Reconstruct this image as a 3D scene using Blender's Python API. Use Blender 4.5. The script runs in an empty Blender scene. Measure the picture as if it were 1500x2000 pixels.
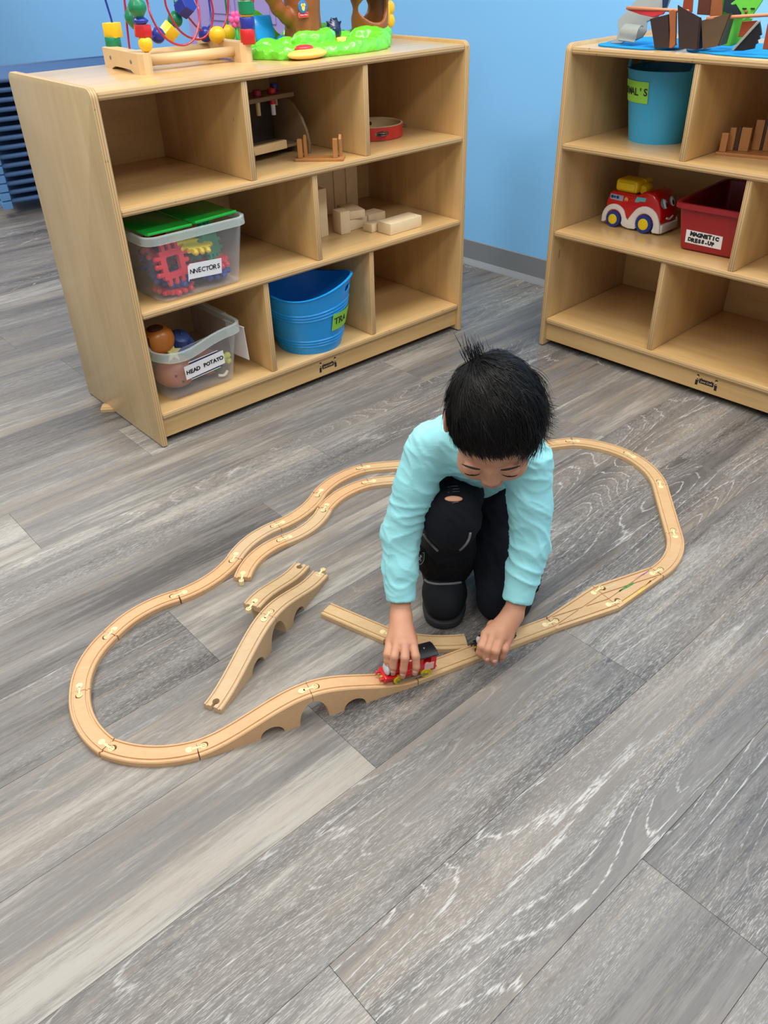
import bpy, bmesh, math, random
import numpy as np
from mathutils import Vector, Matrix, noise

random.seed(7)
SC = bpy.context.scene
COL = SC.collection
PI = math.pi

# ---------------------------------------------------------------- camera
F, PITCH, ROLL, CAM_H = 1598.4, 0.6114, -0.0290, 1.1542      # focal length in px of a 1500 x 2000 frame
_cp, _sp, _c, _s = math.cos(PITCH), math.sin(PITCH), math.cos(ROLL), math.sin(ROLL)
FW = Vector((0, _cp, -_sp))
_U0, _R0 = Vector((0, _sp, _cp)), Vector((1, 0, 0))
RT = _c * _R0 + _s * _U0
UP = -_s * _R0 + _c * _U0
CAM = Vector((0, 0, CAM_H))
cd = bpy.data.cameras.new('camera')
cd.sensor_fit = 'HORIZONTAL'; cd.sensor_width = 36.0; cd.lens = F / 1500 * 36
cd.clip_start = 0.02; cd.clip_end = 60
cam = bpy.data.objects.new('camera', cd); COL.objects.link(cam)
cam.matrix_world = Matrix(((RT.x, UP.x, -FW.x, 0), (RT.y, UP.y, -FW.y, 0), (RT.z, UP.z, -FW.z, CAM_H), (0, 0, 0, 1)))
SC.camera = cam

# ---------------------------------------------------------------- world, lights, exposure
SC.view_settings.view_transform = 'Standard'; SC.view_settings.look = 'None'
SC.view_settings.gamma = 1.0; SC.view_settings.use_curve_mapping = False
SC.view_settings.exposure = 0.02
WORLD_STRENGTH = 0.42
LAMP_POWER = 30.0
LAMPS = [(-1.5, 0.1), (0.35, -0.5), (2.0, 0.9), (-0.2, 1.7), (-2.2, 2.0), (0.9, 2.0), (-2.6, 3.7), (-2.7, 5.4)]  # the last ones are added fill lamps that brighten the blue wall
wd = bpy.data.worlds.new('world'); SC.world = wd; wd.use_nodes = True
wd.node_tree.nodes['Background'].inputs[0].default_value = (0.93, 0.96, 1.0, 1)
wd.node_tree.nodes['Background'].inputs[1].default_value = WORLD_STRENGTH
CEIL = 2.75
for x, y in LAMPS:
    ld = bpy.data.lights.new('ceiling_or_fill_lamp', 'AREA'); ld.shape = 'RECTANGLE'; ld.size = 1.15; ld.size_y = 0.55
    ld.energy = LAMP_POWER; ld.color = (1.0, 0.965, 0.91)
    lo = bpy.data.objects.new('ceiling_or_fill_lamp', ld); COL.objects.link(lo); lo.location = (x, y, CEIL - 0.045)
    lo.rotation_euler = (0, 0, 0.71)

# ---------------------------------------------------------------- helpers: placing
def px(u, v, z=0.0):
    "point of the picture (1500 x 2000) seen at height z"
    d = FW + RT * ((u - 750) / F) - UP * ((v - 1000) / F)
    return CAM + d * ((z - CAM_H) / d.z)

AX, AY, AW = -0.6126, 1.9876, 0.7104        # left shelf: front left corner and yaw
BX, BY, BW = 0.5471, 2.6211, -0.8193        # right shelf
W, D, H = 1.198, 0.472, 0.902
Z1, Z2, Z3 = 0.6423, 0.3865, 0.0982         # tops of the three shelves
HT = H - 0.009                              # top surface
T = 0.018
def onA(l, d, z): return Vector((AX + math.cos(AW) * l - math.sin(AW) * d, AY + math.sin(AW) * l + math.cos(AW) * d, z))
def onB(l, d, z): return Vector((BX + math.cos(BW) * l - math.sin(BW) * d, BY + math.sin(BW) * l + math.cos(BW) * d, z))

def empty(name, label, cat, loc, rotz=0.0, group=None):
    o = bpy.data.objects.new(name, None); COL.objects.link(o); o.empty_display_size = 0.02
    o.location = loc; o.rotation_euler = (0, 0, rotz)
    o['label'] = label; o['category'] = cat
    if group: o['group'] = group
    return o

def tag(o, label, cat, group=None):
    o['label'] = label; o['category'] = cat
    if group: o['group'] = group
    return o

def obj(name, bm, mats, parent=None, smooth=None, label=None, loc=None, rot=None, kind=None):
    "link a bmesh (or mesh) as ONE object; smooth = angle in degrees for auto smooth, True for all smooth"
    if isinstance(bm, bmesh.types.BMesh):
        me = bpy.data.meshes.new(name)
        bmesh.ops.recalc_face_normals(bm, faces=bm.faces)
        if smooth is not None:
            for f in bm.faces: f.smooth = True
            if smooth is not True:
                a = math.radians(smooth)
                for e in bm.edges:
                    if len(e.link_faces) == 2 and e.calc_face_angle(0) > a: e.smooth = False
        bm.to_mesh(me); bm.free()
    else: me = bm
    if mats is not None:
        for m in (mats if isinstance(mats, (list, tuple)) else [mats]): me.materials.append(m)
    o = bpy.data.objects.new(name, me); COL.objects.link(o)
    if parent: o.parent = parent
    if loc is not None: o.location = loc
    if rot is not None: o.rotation_euler = rot
    if label: o['label'] = label
    if kind: o['kind'] = kind
    return o

def copy_tree(o, parent=None):
    c = o.copy(); COL.objects.link(c); c.parent = parent
    for ch in list(o.children): copy_tree(ch, c)
    return c

# ---------------------------------------------------------------- helpers: meshes
def NB(): return bmesh.new()

def merge(dst, src, M=None, mi=None):
    src.verts.index_update()
    vs = [dst.verts.new(M @ v.co if M else v.co) for v in src.verts]
    for f in src.faces:
        try:
            nf = dst.faces.new([vs[v.index] for v in f.verts]); nf.material_index = f.material_index if mi is None else mi
        except ValueError: pass
    src.free(); return dst

def TR(x=0, y=0, z=0, rx=0, ry=0, rz=0):
    return Matrix.Translation((x, y, z)) @ Matrix.Rotation(rz, 4, 'Z') @ Matrix.Rotation(ry, 4, 'Y') @ Matrix.Rotation(rx, 4, 'X')

def box(sx, sy, sz, bev=0.0, seg=2, M=None, base=False):
    "box centred at the origin (base=True: standing on z=0)"
    bm = NB(); bmesh.ops.create_cube(bm, size=1.0)
    for v in bm.verts: v.co = Vector((v.co.x * sx, v.co.y * sy, v.co.z * sz + (sz / 2 if base else 0)))
    if bev > 0: bmesh.ops.bevel(bm, geom=bm.edges[:], offset=min(bev, 0.49 * min(sx, sy, sz)), segments=seg, profile=0.5, affect='EDGES')
    if M: bmesh.ops.transform(bm, matrix=M, verts=bm.verts)
    return bm

def span(x0, x1, y0, y1, z0, z1, bev=0.0, seg=2):
    return box(x1 - x0, y1 - y0, z1 - z0, bev, seg, TR((x0 + x1) / 2, (y0 + y1) / 2, (z0 + z1) / 2))

def prism(pts, h, bev=0.0, seg=2, M=None):
    "outline in xy extruded from z=0 to z=h"
    bm = NB(); vs = [bm.verts.new((p[0], p[1], 0)) for p in pts]; f = bm.faces.new(vs)
    r = bmesh.ops.extrude_face_region(bm, geom=[f])
    up = [g for g in r['geom'] if isinstance(g, bmesh.types.BMVert)]
    for v in up: v.co.z = h
    if bev > 0:
        es = [e for e in bm.edges if abs(e.verts[0].co.z - e.verts[1].co.z) < 1e-9]
        bmesh.ops.bevel(bm, geom=es, offset=bev, segments=seg, profile=0.5, affect='EDGES')
    if M: bmesh.ops.transform(bm, matrix=M, verts=bm.verts)
    return bm

def lathe(prof, n=32, M=None, cap0=True, cap1=True, closed=False):
    "profile [(r, z)] around z"
    bm = NB(); rings = []
    for r, z in prof:
        rings.append([bm.verts.new((r * math.cos(2 * PI * k / n), r * math.sin(2 * PI * k / n), z)) for k in range(n)])
    m = len(rings)
    for i in range(m if closed else m - 1):
        a, b = rings[i], rings[(i + 1) % m]
        for k in range(n): bm.faces.new((a[k], a[(k + 1) % n], b[(k + 1) % n], b[k]))
    if not closed:
        if cap0: bm.faces.new(rings[0][::-1])
        if cap1: bm.faces.new(rings[-1])
    if M: bmesh.ops.transform(bm, matrix=M, verts=bm.verts)
    return bm

def tube(pts, r, n=8, M=None, cap=True):
    "round tube along points; r a number or one per point"
    bm = NB(); P = [Vector(p) for p in pts]; rings = []
    t0 = (P[1] - P[0]).normalized(); nrm = t0.orthogonal().normalized()
    for i, p in enumerate(P):
        t = (P[min(i + 1, len(P) - 1)] - P[max(i - 1, 0)]).normalized()
        nrm = (nrm - t * nrm.dot(t)); nrm = nrm.normalized() if nrm.length > 1e-6 else t.orthogonal().normalized()
        b = t.cross(nrm); rr = r[i] if isinstance(r, (list, tuple)) else r
        rings.append([bm.verts.new(p + (nrm * math.cos(2 * PI * k / n) + b * math.sin(2 * PI * k / n)) * rr) for k in range(n)])
    for a, b2 in zip(rings, rings[1:]):
        for k in range(n): bm.faces.new((a[k], a[(k + 1) % n], b2[(k + 1) % n], b2[k]))
    if cap: bm.faces.new(rings[0][::-1]); bm.faces.new(rings[-1])
    if M: bmesh.ops.transform(bm, matrix=M, verts=bm.verts)
    return bm

def spline(ctrl, n=8):
    "Catmull-Rom through control points"
    P = [Vector(c) for c in ctrl]; P = [P[0] * 2 - P[1]] + P + [P[-1] * 2 - P[-2]]; out = []
    for i in range(1, len(P) - 2):
        for k in range(n):
            t = k / n; a, b, c, d = P[i - 1:i + 3]
            out.append(0.5 * ((2 * b) + (c - a) * t + (2 * a - 5 * b + 4 * c - d) * t * t + (3 * b - a - 3 * c + d) * t ** 3))
    out.append(P[-2]); return out

def sphere(r, M=None, seg=20, rings=12, sc=(1, 1, 1)):
    bm = NB(); bmesh.ops.create_uvsphere(bm, u_segments=seg, v_segments=rings, radius=r)
    for v in bm.verts: v.co = Vector((v.co.x * sc[0], v.co.y * sc[1], v.co.z * sc[2]))
    if M: bmesh.ops.transform(bm, matrix=M, verts=bm.verts)
    return bm

def rrect(sx, sy, r, n=5):
    "rounded rectangle outline"
    pts = []
    for cx, cy, a0 in ((sx / 2 - r, sy / 2 - r, 0), (-sx / 2 + r, sy / 2 - r, 90), (-sx / 2 + r, -sy / 2 + r, 180), (sx / 2 - r, -sy / 2 + r, 270)):
        for k in range(n + 1):
            a = math.radians(a0 + 90 * k / n); pts.append((cx + r * math.cos(a), cy + r * math.sin(a)))
    return pts

def loft(secs, cap0=True, cap1=True, M=None):
    "sections of equal length, each a list of 3D points"
    bm = NB(); R = [[bm.verts.new(p) for p in s] for s in secs]; n = len(R[0])
    for a, b in zip(R, R[1:]):
        for k in range(n): bm.faces.new((a[k], a[(k + 1) % n], b[(k + 1) % n], b[k]))
    if cap0: bm.faces.new(R[0][::-1])
    if cap1: bm.faces.new(R[-1])
    if M: bmesh.ops.transform(bm, matrix=M, verts=bm.verts)
    return bm

def to_mesh(bm):
    me = bpy.data.meshes.new('tmp'); bmesh.ops.recalc_face_normals(bm, faces=bm.faces); bm.to_mesh(me); bm.free(); return me

def cut(bm, tool):
    "boolean difference, returns a bmesh"
    a = bpy.data.objects.new('a', to_mesh(bm)); b = bpy.data.objects.new('b', to_mesh(tool))
    COL.objects.link(a); COL.objects.link(b)
    m = a.modifiers.new('b', 'BOOLEAN'); m.operation = 'DIFFERENCE'; m.object = b; m.solver = 'EXACT'
    dg = bpy.context.evaluated_depsgraph_get(); dg.update()
    out = NB(); me = bpy.data.meshes.new_from_object(a.evaluated_get(dg)); out.from_mesh(me)
    for o in (a, b):
        d = o.data; bpy.data.objects.remove(o); bpy.data.meshes.remove(d)
    bpy.data.meshes.remove(me)
    return out

def text(s, size, depth=0.0004, shear=0.0, spacing=1.0, bold=0.0):
    "flat lettering in xy centred at the origin"
    c = bpy.data.curves.new('t', 'FONT'); c.body = s; c.size = size; c.extrude = depth; c.shear = shear
    c.space_character = spacing; c.align_x = 'CENTER'; c.align_y = 'CENTER'; c.offset = bold; c.resolution_u = 3
    o = bpy.data.objects.new('t', c); COL.objects.link(o)
    dg = bpy.context.evaluated_depsgraph_get(); dg.update()
    me = bpy.data.meshes.new_from_object(o.evaluated_get(dg)); bm = NB(); bm.from_mesh(me)
    bpy.data.objects.remove(o); bpy.data.curves.remove(c); bpy.data.meshes.remove(me)
    return bm

def hand_text(s, size, adv=0.62, wob=0.05, seed=1, bold=0.0006):
    "hand lettering: one glyph at a time, each a little off"
    rg = random.Random(seed); bm = NB(); n = len(s)
    for i, ch in enumerate(s):
        if ch == ' ': continue
        g = text(ch, size * rg.uniform(0.93, 1.07), bold=bold)
        merge(bm, g, TR((i - (n - 1) / 2) * size * adv, rg.uniform(-wob, wob) * size, 0, rz=rg.uniform(-0.1, 0.1)))
    return bm

# ---------------------------------------------------------------- signed distance shapes (bodies, clothes, moulded toys)
class SDF:
    def __init__(s, lo, hi, h):
        s.lo = np.array(lo, float); s.h = h
        s.n = np.ceil((np.array(hi) - s.lo) / h).astype(int) + 1
        s.D = np.full(s.n, 0.03, np.float32)
    def _win(s, lo, hi):
        a = np.clip(np.floor((lo - s.lo) / s.h).astype(int), 0, s.n - 1); b = np.clip(np.ceil((hi - s.lo) / s.h).astype(int) + 1, 1, s.n)
        g = [s.lo[i] + s.h * np.arange(a[i], b[i]) for i in range(3)]
        X, Y, Z = np.meshgrid(*g, indexing='ij')
        return tuple(slice(a[i], b[i]) for i in range(3)), X, Y, Z
    def _put(s, sl, d, k, op):
        c = s.D[sl]
        if op == 'sub': d = -d; c2 = -c
        else: c2 = c
        dd = d if op == 'add' else -d
        if op == 'add':
            h = np.maximum(k - np.abs(c - d), 0) / max(k, 1e-9); s.D[sl] = np.minimum(c, d) - h * h * k / 4
        else:
            h = np.maximum(k - np.abs(c - d), 0) / max(k, 1e-9); s.D[sl] = np.maximum(c, d) + h * h * k / 4
    def cone(s, p, r0, q, r1, k=0.01, op='add'):
        p = np.array(p, float); q = np.array(q, float); R = max(r0, r1) + k + 0.012
        sl, X, Y, Z = s._win(np.minimum(p, q) - R, np.maximum(p, q) + R)
        d = q - p; L = max(d @ d, 1e-12)
        t = np.clip(((X - p[0]) * d[0] + (Y - p[1]) * d[1] + (Z - p[2]) * d[2]) / L, 0, 1)
        dist = np.sqrt((X - p[0] - t * d[0]) ** 2 + (Y - p[1] - t * d[1]) ** 2 + (Z - p[2] - t * d[2]) ** 2) - (r0 + (r1 - r0) * t)
        s._put(sl, dist, k, op); return s
    def chain(s, pts, k=0.01):
        for (p, r), (q, r2) in zip(pts, pts[1:]): s.cone(p, r, q, r2, k)
        return s
    def ell(s, c, rad, R=None, k=0.01, op='add'):
        "ellipsoid; R = 3x3 with the axes as columns"
        c = np.array(c, float); rad = np.array(rad, float); R = np.eye(3) if R is None else np.array(R, float); m = rad.max() + k + 0.012
        sl, X, Y, Z = s._win(c - m, c + m)
        v = [X - c[0], Y - c[1], Z - c[2]]
        u = [(v[0] * R[0, i] + v[1] * R[1, i] + v[2] * R[2, i]) for i in range(3)]
        k0 = np.sqrt(sum((u[i] / rad[i]) ** 2 for i in range(3))); k1 = np.sqrt(sum((u[i] / rad[i] ** 2) ** 2 for i in range(3))) + 1e-9
        s._put(sl, k0 * (k0 - 1) / k1, k, op); return s
    def rbox(s, c, half, r, R=None, k=0.004, op='add'):
        c = np.array(c, float); half = np.array(half, float); R = np.eye(3) if R is None else np.array(R, float); m = np.linalg.norm(half) + r + k + 0.012
        sl, X, Y, Z = s._win(c - m, c + m)
        v = [X - c[0], Y - c[1], Z - c[2]]
        q = [np.abs(v[0] * R[0, i] + v[1] * R[1, i] + v[2] * R[2, i]) - (half[i] - r) for i in range(3)]
        d = np.sqrt(sum(np.maximum(a, 0) ** 2 for a in q)) + np.minimum(np.maximum(np.maximum(q[0], q[1]), q[2]), 0) - r
        s._put(sl, d, k, op); return s
    def plane(s, p, n, k=0.0):
        "cut away what lies on the side n points to"
        n = np.array(n, float); n /= np.linalg.norm(n); p = np.array(p, float)
        sl, X, Y, Z = s._win(s.lo, s.lo + s.h * s.n)
        d = (X - p[0]) * n[0] + (Y - p[1]) * n[1] + (Z - p[2]) * n[2]
        c = s.D[sl]; h = np.maximum(k - np.abs(c - d), 0) / max(k, 1e-9); s.D[sl] = np.maximum(c, d) + h * h * k / 4
        return s
    def join(s, o, k=0.005):
        c, d = s.D, o.D; h = np.maximum(k - np.abs(c - d), 0) / max(k, 1e-9); s.D = np.minimum(c, d) - h * h * k / 4; return s
    def mesh(s, origin=(0, 0, 0), smooth=1):
        "surface nets"
        D = s.D.copy(); D[0] = D[-1] = 0.02; D[:, 0] = D[:, -1] = 0.02; D[:, :, 0] = D[:, :, -1] = 0.02
        ins = D < 0; nx, ny, nz = D.shape
        acc = np.zeros((nx - 1, ny - 1, nz - 1, 3), np.float32); cnt = np.zeros((nx - 1, ny - 1, nz - 1), np.float32)
        def cor(dx, dy, dz): return D[dx:nx - 1 + dx, dy:ny - 1 + dy, dz:nz - 1 + dz]
        for ax in range(3):
            o1, o2 = [i for i in range(3) if i != ax]
            for i in (0, 1):
                for j in (0, 1):
                    a = [0, 0, 0]; a[o1] = i; a[o2] = j; b = list(a); b[ax] = 1
                    A, B = cor(*a), cor(*b); m = (A < 0) != (B < 0)
                    t = np.where(m, A / np.where(m, A - B, 1), 0)
                    cnt += m
                    acc[..., o1] += m * i; acc[..., o2] += m * j; acc[..., ax] += t * m
        act = cnt > 0; idx = np.full(act.shape, -1, np.int64); idx[act] = np.arange(act.sum())
        g = np.argwhere(act); P = (g + acc[act] / cnt[act][:, None]) * s.h + s.lo - np.array(origin)
        quads = []
        for ax in range(3):
            o1, o2 = [(1, 2), (2, 0), (0, 1)][ax]
            sa = [slice(None)] * 3; sb = [slice(None)] * 3; sa[ax] = slice(0, -1); sb[ax] = slice(1, None)
            e = np.argwhere(ins[tuple(sa)] != ins[tuple(sb)])
            fl = ins[tuple(sa)][tuple(e.T)]
            def cell(d1, d2):
                c = e.copy(); c[:, o1] -= d1; c[:, o2] -= d2; return idx[tuple(c.T)]
            q = np.stack([cell(1, 1), cell(0, 1), cell(0, 0), cell(1, 0)], 1)
            q[~fl] = q[~fl][:, ::-1]; quads.append(q)
        q = np.concatenate(quads)
        me = bpy.data.meshes.new('sdf'); me.from_pydata(P.tolist(), [], q.tolist())
        bm = NB(); bm.from_mesh(me); bpy.data.meshes.remove(me)
        for _ in range(smooth): bmesh.ops.smooth_vert(bm, verts=bm.verts, factor=0.5, use_axis_x=True, use_axis_y=True, use_axis_z=True)
        return bm

# ---------------------------------------------------------------- helpers: materials
def srgb(r, g, b):
    f = lambda c: (c / 12.92 if c <= 0.04045 else ((c + 0.055) / 1.055) ** 2.4)
    return (f(r / 255), f(g / 255), f(b / 255), 1)

class NT:
    def __init__(s, name):
        s.m = bpy.data.materials.new(name); s.m.use_nodes = True; s.t = s.m.node_tree; s.N = s.t.nodes
        s.b = s.N['Principled BSDF']
    def n(s, typ, **kw):
        nd = s.N.new('ShaderNode' + typ)
        for k, v in kw.items():
            if k.startswith('_'): setattr(nd, k[1:], v)
            else:
                i = nd.inputs[int(k[1:])] if k[0] == 'i' and k[1:].isdigit() else nd.inputs[k]
                s.set(i, v)
        return nd
    def set(s, i, v):
        if hasattr(v, 'is_output') or isinstance(v, bpy.types.NodeSocket): s.t.links.new(v, i)
        else: i.default_value = v
    def math(s, op, a, b=0.0, clamp=False):
        nd = s.N.new('ShaderNodeMath'); nd.operation = op; nd.use_clamp = clamp; s.set(nd.inputs[0], a); s.set(nd.inputs[1], b); return nd.outputs[0]
    def vec(s, op, a, b=(0, 0, 0)):
        nd = s.N.new('ShaderNodeVectorMath'); nd.operation = op; s.set(nd.inputs[0], a); s.set(nd.inputs[1], b); return nd.outputs[0]
    def obj(s): return s.n('TexCoord').outputs['Object']
    def rand(s): return s.n('ObjectInfo').outputs['Random']
    def attr(s, name): return s.n('Attribute', _attribute_type='OBJECT', _attribute_name=name).outputs['Fac']
    def noise(s, v, scale=5, detail=3, rough=0.5, dist=0.0):
        nd = s.N.new('ShaderNodeTexNoise'); s.set(nd.inputs['Vector'], v); nd.inputs['Scale'].default_value = scale
        nd.inputs['Detail'].default_value = detail; nd.inputs['Roughness'].default_value = rough; nd.inputs['Distortion'].default_value = dist
        return nd.outputs['Fac']
    def mix(s, f, a, b, mode='MIX'):
        nd = s.N.new('ShaderNodeMix'); nd.data_type = 'RGBA'; nd.blend_type = mode; s.set(nd.inputs[0], f); s.set(nd.inputs[6], a); s.set(nd.inputs[7], b); return nd.outputs[2]
    def step(s, v, a, b, c=0.0, d=1.0):
        nd = s.N.new('ShaderNodeMapRange'); nd.interpolation_type = 'SMOOTHSTEP'
        s.set(nd.inputs[0], v)
        for i, x in zip((1, 2, 3, 4), (a, b, c, d)): nd.inputs[i].default_value = x
        return nd.outputs[0]
    def bump(s, h, strength=0.2, dist=0.001):
        nd = s.N.new('ShaderNodeBump'); nd.inputs['Strength'].default_value = strength; nd.inputs['Distance'].default_value = dist
        s.set(nd.inputs['Height'], h); s.t.links.new(nd.outputs[0], s.b.inputs['Normal'])
    def out(s, col=None, rough=None, **kw):
        if col is not None: s.set(s.b.inputs['Base Color'], col)
        if rough is not None: s.set(s.b.inputs['Roughness'], rough)
        for k, v in kw.items(): s.set(s.b.inputs[k.replace('_', ' ')], v)
        return s.m

_mc = {}
def plain(name, rgb, rough=0.45, var=0.06, scale=40, bump=0.0, metal=0.0, coat=0.0, spec=0.5):
    "one-colour material with a slight procedural unevenness"
    if name in _mc: return _mc[name]
    t = NT(name); c = srgb(*rgb); nz = t.noise(t.obj(), scale, 3)
    lo = tuple(x * (1 - var) for x in c[:3]) + (1,); hi = tuple(min(1, x * (1 + var)) for x in c[:3]) + (1,)
    t.out(t.mix(nz, lo, hi), rough, Metallic=metal, Coat_Weight=coat)
    t.b.inputs['Specular IOR Level'].default_value = spec
    if bump > 0: t.bump(t.noise(t.obj(), scale * 4, 4), bump)
    _mc[name] = t.m; return t.m

def birch(name, axis, light, dark, rough=0.33, ply=None):
    "varnished plywood; axis = grain direction; ply = thickness axis for a striped edge"
    t = NT(name); o = t.obj(); r = t.rand()
    off = t.vec('MULTIPLY', t.n('CombineXYZ', i0=r, i1=r, i2=r).outputs[0], (31.0, 17.0, 23.0))
    p = t.vec('ADD', o, off)
    if ply is not None:
        g = t.n('SeparateXYZ', i0=t.n('TexCoord').outputs['Generated']).outputs[ply]
        w = t.math('FRACT', t.math('MULTIPLY', t.math('ADD', g, t.math('MULTIPLY', t.noise(p, 30, 2), 0.03)), 3.0))
        st = t.math('MULTIPLY', t.step(w, 0.35, 0.6), 0.6)
        gaps = t.step(t.noise(t.vec('MULTIPLY', p, (9, 9, 9)), 6, 2), 0.70, 0.76)
        c = t.mix(st, srgb(*light), srgb(*dark)); c = t.mix(t.math('MULTIPLY', gaps, st), c, srgb(70, 48, 30))
        return t.out(c, 0.5)
    sc = [14.0, 14.0, 14.0]; sc[axis] = 1.6
    n1 = t.noise(t.vec('MULTIPLY', p, tuple(sc)), 1.0, 4, 0.55, 0.6)
    sc2 = [160.0] * 3; sc2[axis] = 7.0
    n2 = t.noise(t.vec('MULTIPLY', p, tuple(sc2)), 1.0, 2)
    n3 = t.noise(p, 2.2, 2)
    c = t.mix(t.step(n1, 0.3, 0.72), srgb(*light), srgb(*dark))
    c = t.mix(t.math('MULTIPLY', t.step(n2, 0.5, 0.75), 0.16), c, srgb(150, 108, 62))
    c = t.mix(t.math('MULTIPLY', t.step(n3, 0.45, 0.7), 0.25), c, srgb(222, 190, 140))
    scr = t.step(t.noise(t.vec('MULTIPLY', p, (34, 34, 9)), 1.3, 1), 0.80, 0.82)
    c = t.mix(t.math('MULTIPLY', scr, 0.55), c, srgb(96, 66, 38))
    t.bump(n2, 0.05)
    return t.out(c, rough, Coat_Weight=0.4, Coat_Roughness=0.15)

# ---------------------------------------------------------------- materials
def floor_mat():
    t = NT('vinyl_plank'); o = t.obj(); tone = t.attr('tone'); seed = t.attr('seed'); fig = t.attr('fig')
    p = t.vec('ADD', o, t.n('CombineXYZ', i0=t.math('MULTIPLY', seed, 7.3), i1=t.math('MULTIPLY', seed, 3.1), i2=t.math('MULTIPLY', seed, 5.7)).outputs[0])
    s = lambda x, y: t.vec('MULTIPLY', p, (x, y, 1.0))
    broad = t.noise(s(1.1, 9), 1.0, 3, 0.5, 0.8)
    grain = t.noise(s(5, 90), 1.0, 5, 0.65, 0.5)
    fine = t.noise(s(34, 640), 1.0, 3, 0.65)
    dark, mid, light = srgb(74, 71, 69), srgb(114, 110, 106), srgb(164, 159, 150)
    v = t.math('ADD', t.math('ADD', t.math('MULTIPLY', t.math('SUBTRACT', broad, 0.5), 1.7), t.math('MULTIPLY', t.math('SUBTRACT', grain, 0.5), 1.15)), tone)
    v = t.math('ADD', v, t.math('MULTIPLY', t.math('SUBTRACT', fine, 0.5), 0.75))
    c = t.mix(t.step(v, 0.0, 0.5), dark, mid); c = t.mix(t.step(v, 0.5, 1.05), c, light)
    c = t.mix(t.math('MULTIPLY', t.step(t.noise(s(0.9, 5), 1.7, 2), 0.5, 0.72), 0.34), c, srgb(146, 132, 116))
    strk = t.noise(s(0.9, 26), 1.0, 3, 0.6, 0.3)
    c = t.mix(t.math('MULTIPLY', t.step(strk, 0.52, 0.70), 0.42), c, srgb(150, 136, 120)); c = t.mix(t.math('MULTIPLY', t.step(strk, 0.30, 0.44, 1.0, 0.0), 0.40), c, dark)
    # cathedral figure: level lines of a stretched field, limed white in the open pores
    fld = t.noise(s(1.15, 6.2), 1.0, 1, 0.4, 0.35)
    fld = t.math('ADD', fld, t.math('MULTIPLY', grain, 0.035))
    saw = t.math('FRACT', t.math('MULTIPLY', fld, 22.0))
    line = t.step(t.math('ABSOLUTE', t.math('SUBTRACT', saw, 0.5)), 0.0, 0.075, 1.0, 0.0)
    brk = t.step(t.noise(s(60, 300), 1.0, 2), 0.36, 0.52)
    where = t.step(t.noise(s(0.9, 3.5), 1.0, 1), 0.42, 0.60)
    band = t.step(saw, 0.0, 0.9)
    c = t.mix(t.math('MULTIPLY', t.math('MULTIPLY', band, where), t.math('MULTIPLY', fig, 0.30)), c, dark)
    lime = t.math('MULTIPLY', t.math('MULTIPLY', line, brk), t.math('MULTIPLY', where, fig))
    c = t.mix(t.math('MULTIPLY', lime, 0.62), c, srgb(206, 204, 200))
    fleck = t.math('MULTIPLY', t.step(t.noise(s(85, 1000), 1.0, 2), 0.54, 0.62), t.step(t.noise(s(1.6, 12), 1.0, 2), 0.36, 0.58))
    c = t.mix(t.math('MULTIPLY', fleck, t.math('ADD', 0.06, t.math('MULTIPLY', fig, 0.34))), c, srgb(204, 201, 196))
    t.bump(t.math('ADD', fine, t.math('MULTIPLY', grain, 0.6)), 0.10, 0.0008)
    return t.out(c, t.math('ADD', 0.36, t.math('MULTIPLY', grain, 0.16)))

def track_mat():
    t = NT('beech_track'); o = t.obj(); r = t.rand(); tone = t.attr('tone')
    p = t.vec('ADD', o, t.n('CombineXYZ', i0=t.math('MULTIPLY', r, 9.0), i1=t.math('MULTIPLY', r, 5.0), i2=r).outputs[0])
    n1 = t.noise(t.vec('MULTIPLY', p, (18, 60, 40)), 1.0, 4, 0.6, 0.8)
    n2 = t.noise(t.vec('MULTIPLY', p, (70, 480, 480)), 1.0, 2)
    c = t.mix(tone, srgb(202, 172, 128), srgb(208, 165, 121))
    c = t.mix(t.math('MULTIPLY', t.step(n1, 0.35, 0.75), t.math('ADD', 0.34, t.math('MULTIPLY', t.attr('worn'), 0.25))), c, srgb(190, 146, 98))
    c = t.mix(t.math('MULTIPLY', t.step(n2, 0.52, 0.74), 0.22), c, srgb(168, 124, 80))
    grey = t.attr('worn')
    c = t.mix(t.math('MULTIPLY', grey, 0.55), c, srgb(196, 172, 142))
    t.bump(n2, 0.06)
    return t.out(c, 0.5)

M_FLOOR = floor_mat(); M_TRACK = track_mat()
BL, BD = (216, 180, 124), (200, 161, 104)
M_BX = birch('birch_along', 0, BL, BD); M_BZ = birch('birch_upright', 2, BL, BD)
M_BSIDE = birch('birch_side', 2, (205, 178, 132), (192, 164, 116), 0.42)
PL, PD = (204, 172, 124), (142, 104, 64)
M_PX = birch('ply_edge_upright', 0, PL, PD, ply=0); M_PZ = birch('ply_edge_flat', 0, PL, PD, ply=2)
M_WALL = plain('blue_wall_paint', (134, 200, 254), 0.5, 0.015, 3, 0.04)
M_LAV = plain('lavender_paint', (176, 160, 222), 0.45, 0.02, 3)
M_BASEB = plain('grey_vinyl_base', (128, 132, 138), 0.45, 0.03, 6)
M_CEIL = plain('ceiling_tile', (236, 236, 232), 0.9, 0.03, 12)
M_BLACK = plain('black_plastic', (18, 18, 20), 0.35)
M_PAPER = plain('white_paper', (232, 232, 236), 0.7, 0.02, 30)
M_INK = plain('black_marker_ink', (24, 24, 30), 0.6)
M_PALEWOOD = plain('pale_wood', (222, 188, 138), 0.45, 0.09, 24)
M_PINE = plain('pine_blocks', (228, 206, 168), 0.55, 0.10, 26)
M_PEG = plain('birch_peg', (236, 212, 160), 0.45, 0.05, 60)
M_CRIMSON = plain('red_gloss_plastic', (206, 26, 32), 0.25, 0.03, coat=0.3)
M_REDW = plain('red_bead_paint', (200, 36, 36), 0.3, 0.06)
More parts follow.
